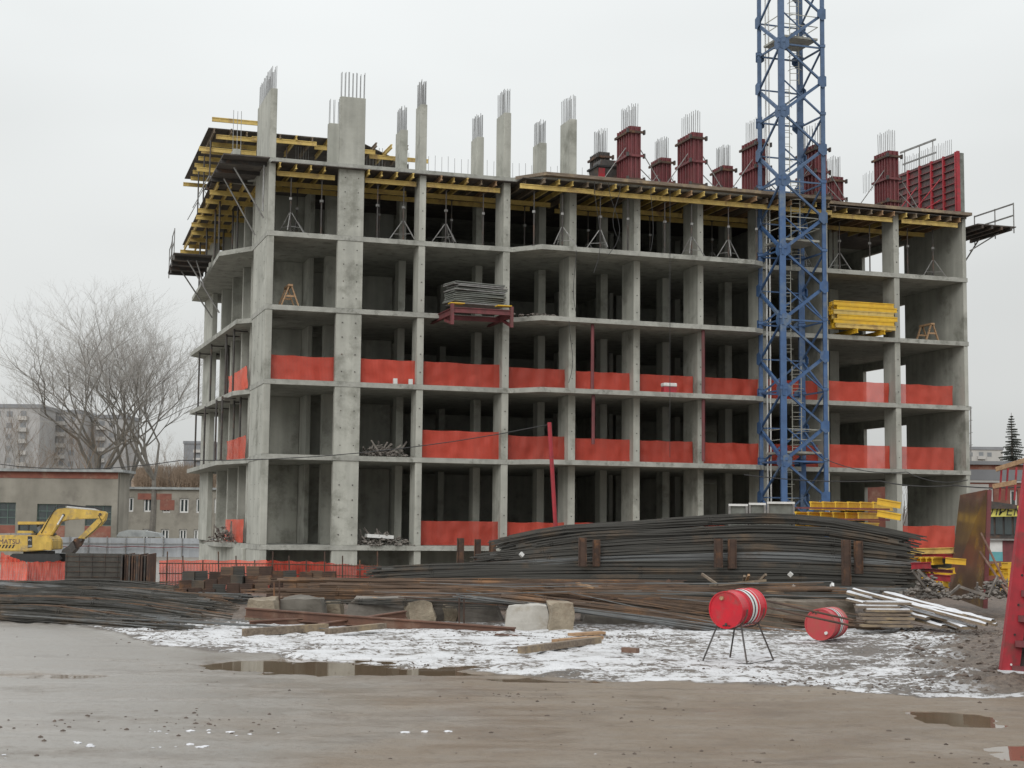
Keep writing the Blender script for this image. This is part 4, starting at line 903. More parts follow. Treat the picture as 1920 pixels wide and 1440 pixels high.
lbar(at(977, 1219, 25.2), at(1122, 1200, 27.6), .13, .11, wood, 'timber_beam', 'dark timber batten lying alone on the snow', 'timber')
lbar(at(1040, 1202, 27.5), at(1126, 1195, 28.4), .15, .06, woodlight, 'timber_board', 'light brown board lying against the dark batten', 'timber')
lbar(at(1070, 1190, 29.3), at(1130, 1186, 29.7), .2, .05, woodlight, 'timber_board', 'light timber scrap behind the lone batten', 'timber')
lbar(at(930, 1192, 30.), at(995, 1196, 29.6), .1, .08, rustbeam, 'steel_offcut', 'short dark steel offcut beside the wide pale block', 'offcut')
lbar(at(1168, 1218, 25.6), at(1196, 1220, 25.4), .09, .08, rustbeam, 'steel_offcut', 'tiny dark offcut on the snow right of the batten', 'offcut')
# iron frames (thin rusty stakes) before the blocks
for i, (px, y0, y1, D) in enumerate(((514, 1092, 1140, 34), (524, 1090, 1138, 34), (861, 1110, 1180, 32.8), (870, 1112, 1180, 32.9))):
    p = at(px, y1, D); q = at(px, y0, D)
    tag(MB().tube([p, q], .018, 5).build('rusty_stake', rust), 'thin rusty stake before the blocks, %s from the left' % ORD[i], 'stake', 'rusty stakes before the blocks')
# ------------------------------------------------------------------ drums
def drum(loc, rot, m_, lab, worn=False):
    r = thing('oil_drum', lab, 'drum', loc, 0, None); r.rotation_euler = rot
    R_ = .285; L_ = .86; n = 40; q = MB()
    prof = [(0, -L_/2+.015), (R_-.02, -L_/2+.015), (R_-.012, -L_/2), (R_+.006, -L_/2), (R_+.006, -L_/2+.02), (R_-.004, -L_/2+.03), (R_-.004, -.17), (R_+.012, -.15), (R_-.004, -.13), (R_-.004, .13), (R_+.012, .15), (R_-.004, .17), (R_-.004, L_/2-.03), (R_+.006, L_/2-.02), (R_+.006, L_/2), (R_-.012, L_/2), (R_-.02, L_/2-.015), (0, L_/2-.015)]
    for rr_, x in prof:
        for k in range(n): a_ = 2*pi*k/n; q.v.append((x, rr_*cos(a_), rr_*sin(a_)))
    for i in range(len(prof)-1):
        for k in range(n): q.f.append((i*n+k, i*n+(k+1) % n, (i+1)*n+(k+1) % n, (i+1)*n+k))
    q.build('shell', m_, r)
    b = MB()
    for rr_, x in ((R_+.004, -.06), (R_+.004, .11)): b.v += [(x, rr_*cos(2*pi*k/n), rr_*sin(2*pi*k/n)) for k in range(n)]
    b.f = [(k, (k+1) % n, n+(k+1) % n, n+k) for k in range(n)]; b.build('white_band', whitepaint, r)
    for x0, x1, mm in ((.0, .035, blackp), (-.16, -.135, blackp), (.16, .175, whitepaint)):
        b = MB(); b.v = [(x, (R_+.008 if mm is blackp else R_+.015)*cos(2*pi*k/n), (R_+.008 if mm is blackp else R_+.015)*sin(2*pi*k/n)) for x in (x0, x1) for k in range(n)]; b.f = [(k, (k+1) % n, n+(k+1) % n, n+k) for k in range(n)]; b.build('strap' if mm is blackp else 'stripe', mm, r)
    MB().tube([(-L_/2+.03, .06, .18), (-L_/2-.03, .06, .18)], .03, 12).build('bung', woodlight if not worn else whitepaint, r)
    MB().tube([(-L_/2+.03, 0, -.22), (-L_/2-.005, 0, -.22)], .02, 10).build('bung', darksteel, r)
    for dy in (-.05, .0, .04): MB().box(-L_/2+.01, -L_/2+.004, dy-.02, dy+.02, -.25, -.235).build('paint_chip', blackp, r)
    return r
d0 = at(1384, 1140, 24.4)
# the drum's end faces the lens, its length runs back to the right
drum(d0, (0, radians(-2), radians(55)), barrelred, 'bright red oil drum with white band lying on a thin iron stand')
d1 = at(1550, 1169, 29.0)
drum(d1, (radians(160), 0, radians(62)), barrelold, 'scuffed red oil drum lying among rebar ends by the concrete slab', True)
st = thing('drum_stand', 'thin welded iron stand carrying the bright red drum', 'stand', (d0.x, d0.y, 0), radians(55))
rust_k = rust; rust = darksteel
zb = d0.z-.2925
feet = []
for x in (-.3, .3):
    for y in (-.2, .2):
        p = (x, y, zb+.05); f_ = (x*1.55, y*1.9, hgt(d0.x, d0.y)); feet.append(f_); MB().tube([p, f_], .014, 6).build('leg', rust, st)
for x in (-.3, .3): MB().tube([(x, .31*cos(a), d0.z-.0+.31*sin(a)) for a in [pi+pi*k/10 for k in range(11)]], .011, 6).build('cradle_hoop', rust, st)
for y in (-.2, .2): MB().tube([(-.3, y, zb+.06), (.3, y, zb+.06)], .01, 6).build('side_bar', rust, st)
MB().tube([feet[0], feet[1]], .01, 6).build('foot_bar', rust, st); MB().tube([feet[0], feet[2]], .01, 6).build('foot_bar', rust, st)
rust = rust_k
# ------------------------------------------------------------------ snowy planks at right
rnd = random.Random(31)
PLG = 'snow covered planks at the right'
plk = [((1600, 1106), (1850, 1172)), ((1590, 1112), (1830, 1178)), ((1608, 1120), (1800, 1168)), ((1640, 1128), (1795, 1180)), ((1660, 1112), (1862, 1166)), ((1612, 1130), (1770, 1176)), ((1590, 1124), (1740, 1160)), ((1680, 1120), (1868, 1172)), ((1700, 1136), (1810, 1178)), ((1640, 1118), (1840, 1160))]
for i, (p, q) in enumerate(plk):
    D0 = 32.6+.35*(i % 3); D1 = 30.8+.3*(i % 4)
    a_ = at(*p, D0); b_ = at(*q, D1)
    b_.z = max(b_.z, hgt(b_.x, b_.y)+.05)
    c_ = (a_+b_)/2; r = thing('plank', 'snow covered plank sliding to the ground at right, %s of the fan' % ORD[i], 'plank', c_, 0, PLG)
    w_ = rnd.uniform(.15, .24)
    MB().bar(a_-c_, b_-c_, w_, .045).build('board', wood, r)
    q_ = MB(); n = 14
    # uneven snow layer on the upper face
    d_ = (b_-a_); s_ = d_.normalized().cross(Vector((0, 0, 1))).normalized(); u_ = s_.cross(d_.normalized())
    for j in range(n+1):
        p_ = a_-c_+d_*(j/n); ww = w_*rnd.uniform(.30, .52); th_ = rnd.uniform(.01, .035)
        q_.v += [tuple(p_-s_*ww+u_*.024), tuple(p_-s_*ww*.6+u_*(.024+th_)), tuple(p_+s_*ww*.6+u_*(.024+th_)), tuple(p_+s_*ww+u_*.024)]
    q_.f = [(4*j+k, 4*j+k+1, 4*j+k+5, 4*j+k+4) for j in range(n) for k in range(3)]
    q_.build('snow_layer', snowm, r)
for i in range(7):
    z_ = i*.06; p = at(1612+rnd.uniform(-12, 12), 1172-i*7, 31.2+.1*i); r = thing('plank', 'snowy grey plank in the flat stack right of the scuffed drum, %s from the bottom' % ORD[i], 'plank', p, rnd.uniform(-.05, .08), 'planks in the flat stack')
    L_ = rnd.uniform(.85, 1.05); MB().box(0, L_, -.14, .14, -.03, .015).build('board', wood, r)
    if i > 3: MB().box(.03, L_-.05, -.12, .12, .016, .04).build('snow_layer', snowm, r)
# ------------------------------------------------------------------ formwork panel standing (film faced) + red frame post at the right
pp_ = thing('formwork_panel', 'tall standing plywood formwork panel with glossy face and red edge', 'panel', gp(1812, 1150), 0)
base = gp(1812, 1150)
def loc2(px, py, D): return at(px, py, D)-base
A0 = loc2(1778, 1116, 43.); A1 = loc2(1842, 1140, 39.5); A2 = loc2(1850, 918, 39.5); A3 = loc2(1800, 928, 43.)
nrm = (A1-A0).cross(A3-A0).normalized()*.02
MB().add([A0, A1, A2, A3]+[v-nrm for v in (A0, A1, A2, A3)], [(0, 1, 2, 3), (7, 6, 5, 4), (0, 4, 5, 1), (1, 5, 6, 2), (2, 6, 7, 3), (3, 7, 4, 0)]).build('plywood_face', ply, pp_)
e_ = (A1-A0).normalized()
MB().bar(A1+e_*.05-nrm*3, A2+e_*.05-nrm*3, .06, .1).build('edge_frame', redsteel, pp_)
MB().bar(A0-nrm*4, A3-nrm*4, .06, .1).build('edge_frame', redsteel, pp_)
for u in (.1, .3, .5, .7, .9): MB().bar(A0.lerp(A3, u)-nrm*5, A1.lerp(A2, u)-nrm*5, .06, .1).build('rail', redsteel, pp_)
for p, q in (((1840, 1000), (1905, 1135)), ((1838, 1035), (1895, 1120))):
    MB().tube([loc2(*p, 39.7), loc2(*q, 37.)], .03, 8).build('brace', rustbeam, pp_)
rp = thing('formwork_panel', 'bright red steel frame panel towering at the right picture edge', 'panel', (7.03, 22.4, .02), 0)
b0 = Vector((7.03, 22.4, .02))
u0 = at(1877, 1264, 22.4)-b0; u1 = at(1925, 870, 22.4)-b0
up_ = (u1-u0); W_ = Vector((1.1, -1.4, 0)).normalized(); 
# the panel's face runs from this post towards the right and the lens
def pq(s_, t_): return u0+up_*t_+W_*s_
for s_ in (.0, 1.2, 2.4): MB().bar(pq(s_+.12, 0), pq(s_+.12, 1.0), .26 if s_ == 0 else .12, .12, up=(0, 1, 0)).build('stud', redbright, rp)
for i in range(9): MB().bar(pq(.2, .03+i*.118), pq(2.5, .03+i*.118), .10, .09).build('rail', redsteel, rp)
MB().bar(pq(.2, -.01), pq(2.5, -.01), .12, .07).build('sill_rail', redbright, rp)
for i in range(7): MB().tube([pq(.12, .05+i*.14)+Vector((-.0, -.066, 0)), pq(.12, .05+i*.14)+Vector((0, -.075, 0))], .016, 10).build('bolt_hole', whitepaint if i == 0 else blackp, rp)
bk = Vector((.12, .12, 0))
MB().add([pq(.2, .0)+bk, pq(2.5, .0)+bk, pq(2.5, 1.)+bk, pq(.2, 1.)+bk]+[v+bk*.15 for v in (pq(.2, .0)+bk, pq(2.5, .0)+bk, pq(2.5, 1.)+bk, pq(.2, 1.)+bk)], [(0, 1, 2, 3), (7, 6, 5, 4), (0, 4, 5, 1), (1, 5, 6, 2), (2, 6, 7, 3), (3, 7, 4, 0)]).build('plywood_face', mat('dark_form_face', (.10, .085, .075), (.06, .05, .045), rough=.7), rp)
o = MB().box(0, .75, 0, .1, 0, .04).build('snow_ridge', snowm, None, loc=(6.98, 22.28, hgt(7.2, 22.3)-.005)); o.rotation_euler = (0, 0, -.75); tag(o, 'small ridge of snow at the foot of the bright red panel', 'snow')
# second red frame with timber rails further back at right top
rf = thing('scaffold_frame', 'red steel frame with two light boards behind the red panel', 'frame', at(1890, 1010, 34), 0); rb = at(1890, 1010, 34)
for px in (1878, 1890, 1906): MB().bar(at(px, 876, 34)-rb, at(px-4, 938, 34)-rb, .035).build('upright', redbright, rf)
MB().bar(at(1868, 880, 34)-rb, at(1925, 862, 33)-rb, .04, .1).build('board', woodlight, rf); MB().bar(at(1862, 912, 34)-rb, at(1905, 904, 33.5)-rb, .04, .1).build('board', woodlight, rf)
# ------------------------------------------------------------------ yellow beam stacks on the ground
YG = 'yellow beams stacked behind the rebar pile'
def bstack(px0, py0, D, n, rows, L_, rz, lab, dx=.21, m_=yellow_new, shift=0.):
    for j in range(rows):
        for i in range(n):
            p = at(px0+(28 if j == 2 else 0), py0-2, D)+Vector((i*dx*1.75, -i*.06, j*.31)); d = Vector((cos(rz), sin(rz), 0))
            o = hbeam(None, p, p+d*L_, yellow_new, 'timber_beam', .25); tag(o, '%s, %s tier, %s from the left' % (lab, ('lowest', 'middle', 'top')[j], ORD[i]), 'beam', YG)
            if j < rows and i % 3 == 0:
                pass
bstack(1492, 988, 47, 6, 3, 2.3, radians(62), 'yellow beam in the tall stack right of the mast foot', shift=-.05)
for j in range(3): lbar(at(1492, 992-j*20, 46.6)+Vector((0, 0, -.0)), at(1668, 995-j*20, 46.6), .08, .05, redsteel, 'bearer', 'red bearer under the tall yellow stack, %s from the bottom' % ORD[j], 'bearer')
for j in range(2):
    p = at(1645, 940+j*22, 46.); o = hbeam(None, p, p+Vector((.62, -.3, -.12)), yellow_new, 'timber_beam'); tag(o, 'yellow beam jutting right from the tall stack, %s one' % ('upper', 'lower')[j], 'beam')
rs_ = random.Random(2)
for i in range(6):
    p = at(1693+i*11, 1052, 40.5-.05*i); q = p+Vector((.45, -.5, .03*(i % 2))); o = hbeam(None, p, p+Vector((.5, .9, 0)), yellow_new, 'timber_beam'); tag(o, 'short yellow beam in the low stack right of the rebar pile, %s from the left' % ORD[i], 'beam', 'low stack of yellow beams')
lbar(at(1690, 1034, 42), at(1788, 1032, 41), .12, .16, yellow, 'timber_beam', 'worn yellow beam lying over the red one right of the pile', 'beam', True)
lbar(at(1700, 1042, 42), at(1786, 1043, 41), .12, .12, redbright, 'steel_beam', 'bright red steel waler right of the pile', 'beam', True)
lbar(at(1700, 1066, 40), at(1786, 1072, 39), .1, .08, redsteel, 'steel_beam', 'dark red waler under the low yellow stack', 'beam', True)
for i, (x0, y0, x1, y1) in enumerate(((1712, 1076, 1742, 1069), (1752, 1078, 1790, 1070), (1722, 1098, 1765, 1092), (1735, 1106, 1772, 1104), (1840, 1066, 1872, 1062), (1842, 1074, 1866, 1073), (1876, 1068, 1892, 1070))):
    p = at(x0, y0, 40); q = at(x1, y1, 39.6); lbar(p, q, .08, .16, yellow_new, 'timber_beam', 'yellow beam offcut at the right yard, %s from the left' % ORD[i], 'beam', True)
for i in range(6): 
    p = at(1893, 1120-i*12, 33); q = p+Vector((.5, .2, 0)); lbar(p, q, .1, .12, yellow_new, 'timber_beam', 'yellow beam in the small stack behind the red post, %s from the bottom' % ORD[i], 'beam')
rr4 = random.Random(8)
for i in range(14):
    px_ = rr4.choice((rr4.uniform(1690, 1775), rr4.uniform(1845, 1885))); py2 = rr4.uniform(1050, 1108); D = 38+rr4.uniform(0, 3); p = at(px_, py2, D); a_ = rr4.uniform(-1.2, 1.2)
    lbar(p, p+Vector((cos(a_), sin(a_), rr4.uniform(-.1, .1)))*rr4.uniform(.3, .8), .08, .16, rr4.choice((yellow_new, yellow_new, yellow, redbright)), 'beam_scrap', 'short painted beam piece in the cluttered yard right of the pile', 'beam', True, 'beam pieces in the cluttered yard')
# clutter: grey panels in front of the mast foot
for i, (x0, x1) in enumerate(((1366, 1402), (1404, 1436), (1438, 1490))):
    p = at(x0, 985, 50); q = at(x1, 945-i*2, 50); r = thing('aluminium_panel', 'grey mortar stained formwork panel left of the yellow stack, %s of three' % ORD[i], 'panel', p, 0)
    w = q.x-p.x; h = q.z-p.z
    MB().box(0, w, .05, .07, 0, h).build('sheet', plygrey, r)
    for x in (0, w-.07): MB().box(x, x+.07, -.02, .05, 0, h).build('stud', greysteel, r)
    MB().box(0, w, -.03, .05, h-.07, h).build('rail', whitepaint, r)
# low rubbish heap at the foot of plywood panel, tank
rubble(at(1720, 1122, 37), 1.7, 1.2, .22, 110, 'grey debris heap between rebar ends and plywood panel', 16, 8)
rubble(at(1872, 1122, 38), 1.3, 1.2, .45, 110, 'brown soil and debris heap behind the standing panel', 10, 9)
rubble(at(1745, 1108, 36), .5, .6, .35, 60, 'heap of orange rusty couplers beside the plywood panel', 4, 10)
for i, (p_, q_, m_) in enumerate((((1316, 1076), (1345, 1096), wood), ((1398, 1094), (1404, 1078), woodlight), ((1420, 1094), (1436, 1077), wood), ((1330, 1098), (1437, 1088), wood), ((1394, 1095), (1396, 1080), wood), ((1370, 1104), (1470, 1112), woodlight), ((1540, 1108), (1640, 1116), wood), ((1080, 1093), (1114, 1102), woodlight), ((1450, 1120), (1560, 1138), wood), ((700, 1122), (733, 1128), woodlight))):
    lbar(at(*p_, 34.3), at(*q_, 34.0), .05, .05, m_, 'timber_scrap', 'thin timber stick lying over the brown rebar, %s of the scraps' % ORD[i], 'timber', False, 'timber scraps on the rebar')
for i, (px, py, D) in enumerate(((1482, 1077, 38.), (1488, 1102, 36.), (1560, 1098, 36.), (1254, 1092, 36.5), (978, 1040, 38.3))):
    o = MB().box(-.05, .05, -.03, .03, -.05, .05).build('paper_scrap', whitepaint if i != 3 else rustbeam, None, loc=at(px, py, D)); o.rotation_euler = (.4, .7, i); tag(o, 'small %s scrap caught on the rebar, %s from the left' % ('white' if i != 3 else 'brown', ORD[[3, 2, 4, 1, 0][i]]), 'scrap')
# pipes pile
# ------------------------------------------------------------------ left middle ground: mesh mats, stirrup stacks, net fence
mt_ = at(122, 1110, 46); hmt = (at(122, 1037, 46)-mt_).z
rnd = random.Random(41)
for i in range(11):
    x = (242+i*4.6-960)/F*46
    o = MB().box(0, .045, 0, 2.2, 0, hmt-rnd.uniform(0, .07)).build('steel_mat', rust if i % 3 else darksteel, None, loc=(x, 45.6+rnd.uniform(-.1, .1), mt_.z)); o.rotation_euler = (0, 0, .12)
    q = MB()
    for k in range(6): q.box(-.012, .0, .05+k*.4, .08+k*.4, 0, hmt-.08)
    q.build('cross_wire', darksteel, o)
    tag(o, 'dark upright steel mat seen edge-on at the far left stack, %s from the left' % ORD[i], 'steel mat', 'upright mats at the far left')
for i in range(3):
    r = thing('steel_mat', 'broad dark steel mat leaning face-on in the far left stack, %s from the front' % ORD[i], 'steel mat', (mt_.x+.0, 45.9+i*.12, mt_.z), 0, 'face-on mats at the far left')
    MB().box(0, 1.95-.08*i, 0, .05, .0, hmt-.02*i).build('sheet', darksteel if i else mat('mat_steel', (.085, .078, .066), (.05, .046, .04), rough=.8, scale=4), r)
    if i == 0:
        for k in range(5): MB().box(.03+k*.38, .045+k*.38, -.02, 0, .45, hmt-.03).build('cross_wire', darksteel, r)
        for k in range(5): MB().box(0, 1.95, -.03, -.02, .45+k*.15, .462+k*.15).build('long_wire', rust, r)
for i in range(6):
    o = bev(MB().box(0, .30, 0, .3, 0, .38).build('stirrup_bundle', rust if i % 2 else darksteel, None, loc=(mt_.x-.1+i*.34, 45.4, mt_.z-.02)), .03)
    tag(o, 'squat dark stirrup bundle in front of the far left mats, %s from the left' % ORD[i], 'stirrup bundle', 'stirrup bundles at far left')
for row in range(3):
    for i in range(12):
        p = at(330+i*24+row*6+rnd.uniform(-4, 4), 1121-row*16-(8 if 2 < i < 7 else 0)+rnd.uniform(-1.5, 1.5), 41.2+.25*row)
        q = MB()
        for k in range(5): q.box(.0, .30, k*.05, k*.05+.035, 0, .22+.015*((k+i) % 2))
        for k in range(5): q.box(-.006, .306, 0, .24, .02+k*.045, .035+k*.045)
        o = q.build('stirrup_bundle', rnd.choice((rust, rust, rebar_brown, rebar_dark)), None, loc=p); o.rotation_euler = (0, rnd.uniform(-.06, .06), rnd.uniform(-.3, .3)); o.scale = (1.12, 1, 1.08)
        for k in range(3): pass
        tag(o, 'brown bundle of rebar stirrups before the orange fence, %s row, %s from the left' % (('lowest', 'middle', 'top')[row], ORD[i]), 'stirrup bundle', 'stirrup bundles before the fence')
# net fence on the ground
def fencenet(x0, x1, yt0, yt1, yb0, yb1, D0, D1, lab, seed, m_=netthin):
    q = MB(); nx_, nz_ = 30, 6; rr = random.Random(seed)
    for j in range(nz_+1):
        for i in range(nx_+1):
            u, v = i/nx_, j/nz_; D = D0+(D1-D0)*u
            p = at(x0+(x1-x0)*u, (yb0+(yb1-yb0)*u)*(1-v)+(yt0+(yt1-yt0)*u)*v+1.0*sin(u*23+seed)*v, D)
            q.v.append((p.x, p.y+.07*sin(u*31+v*2+seed)+rr.uniform(-.05, .05), p.z))
    for j in range(nz_):
        for i in range(nx_): a_ = j*(nx_+1)+i; q.f.append((a_, a_+1, a_+nx_+2, a_+nx_+1))
    c_ = Vector(q.v[0]); q.v = [tuple(Vector(v)-c_) for v in q.v]
    return tag(q.build('safety_net_fence', m_, None, True, c_), lab, 'net fence')
fencenet(298, 500, 1050, 1051, 1108, 1108, 49, 49.5, 'orange net fence behind the stirrup bundles, left length', 1)
fencenet(500, 612, 1051, 1054, 1108, 1102, 49.5, 50, 'orange net fence in front of the second column, middle length', 2, net)
fencenet(612, 716, 1056, 1062, 1100, 1092, 50, 50.3, 'orange net fence reaching the big rebar pile, right length', 3, net)
fencenet(2, 52, 1036, 1056, 1090, 1106, 48, 47.5, 'crumpled orange net hanging below the excavator at far left', 4, netthin)
fencenet(50, 124, 1054, 1052, 1100, 1096, 47.8, 48, 'orange net strip left of the dark steel mats', 5, net)
o = MB()
rl_ = thing('rebar_railing', 'thin rusty rebar railing along the orange net fence', 'railing', (0, 0, 0))
for px0, px1, y in ((298, 716, 1056), (298, 716, 1075), (298, 716, 1091)):
    MB().tube([at(px0, y, 48.6), at((px0+px1)/2, y+1, 49.1), at(px1, y+6, 49.8)], .018, 5).build('rail', rust, rl_)
for i, px in enumerate(range(312, 716, 33)):
    q = MB().tube([at(px, 1112, 48.8), at(px+random.Random(i).uniform(-3, 3), 1034+(i % 3)*8, 48.8)], .022, 5); q.build('stake', rust, rl_)
for i in range(70):
    px = 300+i*5.8; MB().tube([at(px, 1100, 48.9), at(px, 1057, 48.9)], .008, 4).build('thin_bar', rust, rl_)
# ------------------------------------------------------------------ excavator (side on, about 120 m away)
DX = 118.; k_ = F/DX; eo = at(68, 1054, DX)
ex = thing('excavator', 'yellow tracked excavator with arched boom and folded bucket', 'excavator', eo, 0)
def E(px, py): return ((px-68)/k_, (1054-py)/k_)
def prof(pts, y0, y1, name, m_, par=ex, b=0.): 
    o = MB().profile([E(*p) for p in pts], y0, y1).build(name, m_, par)
    if b: bev(o, b, 2)
    return o
prof([(-18, 1002), (5, 1004), (98, 1004), (106, 1012), (107, 1030), (96, 1031), (60, 1034), (-18, 1034)], -1.4, 1.4, 'house_body', excyel, b=.06)
prof([(96, 1016), (106, 1016), (106, 1031), (96, 1031)], -1.46, -1.41, 'side_step', excyel)
prof([(8, 1001), (66, 1000), (66, 1004), (6, 1004)], -1.2, 1.2, 'engine_hood', greysteel)
cabg = prof([(33, 985), (66, 985), (70, 1000), (70, 1004), (32, 1004)], -.0, 1.3, 'cab_glass', glass)
prof([(31, 979), (80, 979), (81, 984), (31, 985)], -.1, 1.4, 'cab_roof', excyel, b=.03)
for px in (32, 50, 78): prof([(px, 984), (px+2.2, 984), (px+2.2, 1004), (px, 1004)], -.06, -.01, 'cab_pillar', blackp)
prof([(33, 996), (60, 996), (63, 1001), (33, 1001)], -.5, -.08, 'tool_box', excyel)
prof([(61, 1006), (69, 1006), (70, 1026), (62, 1027)], -1.43, -1.405, 'number_plate', blackp)
prof([(36, 1038), (118, 1038), (124, 1046), (118, 1054), (34, 1054), (26, 1046)], -1.6, -1.05, 'track', blackp)
prof([(36, 1038), (118, 1038), (124, 1046), (118, 1054), (34, 1054), (26, 1046)], 1.05, 1.6, 'track', blackp)
prof([(50, 1033), (96, 1033), (96, 1042), (50, 1042)], -.9, .9, 'undercarriage', darksteel)
boom = prof([(68, 1004), (72, 1000), (95, 964), (106, 955), (120, 953), (148, 955), (178, 957), (194, 959), (197, 964), (192, 974), (184, 972), (160, 973), (126, 975), (112, 979), (104, 992), (96, 1004)], -.32, .32, 'boom', excyel, b=.03)
prof([(186, 958), (197, 962), (195, 974), (186, 986), (180, 980), (184, 968)], -.28, .28, 'stick_head', excyel)
prof([(181, 972), (187, 984), (158, 1010), (145, 1009)], -.25, .25, 'stick', excyel, b=.02)
MB().tube([(E(97, 1003)[0], -.4, E(97, 1003)[1]), (E(108, 984)[0], -.4, E(108, 984)[1])], .13, 8).build('lift_cylinder', excyel, ex)
MB().tube([(E(108, 984)[0], -.4, E(108, 984)[1]), (E(118, 966)[0], -.4, E(118, 966)[1])], .07, 8).build('piston_rod', whitepaint, ex)
MB().tube([(E(122, 958)[0], -.1, E(122, 952)[1]), (E(184, 958)[0], -.1, E(184, 957)[1])], .1, 8).build('stick_cylinder', whitepaint, ex)
prof([(146, 1008), (156, 1012), (150, 1024), (140, 1030), (134, 1020), (138, 1010)], -.2, .2, 'bucket_link', rust)
prof([(138, 1014), (132, 1022), (120, 1030), (118, 1036), (136, 1037), (144, 1028)], -.6, .6, 'bucket', darksteel)
def textmesh(body, size, name, m_, parent, loc, rot, ext=.004, shear=0.):
    cu = bpy.data.curves.new(name, 'FONT'); cu.body = body; cu.size = size; cu.extrude = ext; cu.shear = shear; cu.resolution_u = 3
    to = bpy.data.objects.new(name+'_curve', cu); COL.objects.link(to)
    dg = bpy.context.evaluated_depsgraph_get(); me_ = bpy.data.meshes.new_from_object(to.evaluated_get(dg)); bpy.data.objects.remove(to); me_.materials.append(m_)
    o = link(name, me_, parent, loc); o.rotation_euler = rot; return o
navy = mat('navy_print', (.09, .05, .10), rough=.6)
for yy_, dz in ((-.36, 0), (-.2, .06)):
    MB().tube([(E(px_, py2)[0], yy_, E(px_, py2)[1]+dz) for px_, py2 in ((78, 1000), (92, 972), (104, 951), (122, 948), (150, 951), (176, 953), (188, 957))], .035, 5).build('hydraulic_hose', blackp, ex)
MB().tube([(E(px_, py2)[0], -.34, E(px_, py2)[1]) for px_, py2 in ((183, 966), (190, 978), (176, 994), (160, 1008))], .03, 5).build('hydraulic_hose', blackp, ex)
for px_, py2 in ((186, 964), (118, 966), (99, 1002), (152, 1012)): MB().tube([(E(px_, py2)[0], -.42, E(px_, py2)[1]), (E(px_, py2)[0], .42, E(px_, py2)[1])], .1, 10).build('pin', darksteel, ex)
prof([(75, 984), (80, 984), (80, 990), (88, 1000), (86, 1003), (76, 994)], -.3, -.26, 'hand_rail', blackp)
x_, z_ = E(-2, 1020); textmesh('KOMATSU', .50, 'lettering', navy, ex, (x_-.35, -1.41, z_), (pi/2, 0, 0))
for i in range(6): prof([(4+i*6.2, 1022), (7+i*6.2, 1022), (4+i*6.2, 1028), (1+i*6.2, 1028)], -1.412, -1.403, 'stripe', blackp)
x_, z_ = E(62.3, 1025.4); textmesh('300', .2, 'lettering', whitepaint, ex, (x_, -1.44, z_), (pi/2, 0, 0))
x_, z_ = E(62.5, 1014.4); textmesh('PC', .2, 'lettering', whitepaint, ex, (x_, -1.44, z_), (pi/2, 0, 0))
# ------------------------------------------------------------------ buildings behind
def quad_building(name, lab, cat, D, px0, px1, pytop, base_z, depth, wallm, wins, slope=0., roofm=roofsheet, roof_over=.4, band=None, frame=whitepaint, trim=.06):
    p = at(px0, pytop, D); q = at(px1, pytop+slope, D); w = q.x-p.x; h0 = p.z-base_z; h1 = q.z-base_z
    r = thing(name, lab, cat, (p.x, D, base_z), 0)
    H_ = (h0+h1)/2
    # wall as pieces around the window holes keeps real recesses
    xsx = sorted({0., w}|{v for (a_, b_, c_, d_) in wins for v in (a_, b_)}); zs = sorted({0., H_}|{v for (a_, b_, c_, d_) in wins for v in (c_, d_)})
    m_ = MB()
    for i in range(len(xsx)-1):
        for j in range(len(zs)-1):
            xm, zm_ = (xsx[i]+xsx[i+1])/2, (zs[j]+zs[j+1])/2
            if any(a_ < xm < b_ and c_ < zm_ < d_ for a_, b_, c_, d_ in wins): continue
            m_.box(xsx[i], xsx[i+1], 0, .3, zs[j], zs[j+1])
    m_.box(0, w, .5, depth, 0, H_-.02)
    m_.build('wall', wallm, r)
    MB().box(-roof_over, w+roof_over, -roof_over, depth, H_+.0, H_+.22).build('roof', roofm, r)
    if band: MB().box(0, w, -.05, -.002, H_-band, H_-.01).build('brick_band', brick, r)
    return r, w, H_
def addwin(r, a_, b_, c_, d_, frame=whitepaint, muntins=(1, 0), tw=.09):
    f = MB(); f.box(a_, b_, .14, .22, c_, c_+tw); f.box(a_, b_, .14, .22, d_-tw, d_); f.box(a_, a_+tw, .14, .22, c_+tw, d_-tw); f.box(b_-tw, b_, .14, .22, c_+tw, d_-tw)
    for k in range(1, muntins[0]+1): x = a_+(b_-a_)*k/(muntins[0]+1); f.box(x-tw/2, x+tw/2, .15, .21, c_+tw, d_-tw)
    for k in range(1, muntins[1]+1): z = c_+(d_-c_)*k/(muntins[1]+1); f.box(a_+tw, b_-tw, .155, .205, z-tw/2, z+tw/2)
    o = f.build('window', frame, r); MB().box(a_, b_, .2, .24, c_, d_).build('pane', glass, o)
GZ = -.85
kb = 130/F
def wpx(D, x0, px, ): return (px-x0)/F*D
def zpx(D, py, base=GZ): return at(100, py, D).z-base
wins = [(wpx(130, -120, a_), wpx(130, -120, b_), zpx(130, d_), zpx(130, c_)) for a_, b_, c_, d_ in ((-15, 32, 943, 985), (72, 125, 945, 985), (162, 211, 947, 985), (-100, -50, 941, 983))]
r, w, h = quad_building('workshop', 'long grey plastered workshop with dark windows and brick trim behind the excavator', 'building', 130, -120, 222, 884, GZ, 4, plaster, wins, roof_over=.5, band=.55)
gf_ = mat('green_frame', (.10, .15, .13), rough=.7)
for a_, b_, c_, d_ in wins:
    addwin(r, a_, b_, c_, d_, gf_, (2, 2), .07)
    MB().box(a_, b_, -.02, .0, c_-1.0, c_-.02).build('brick_panel', brick, r)
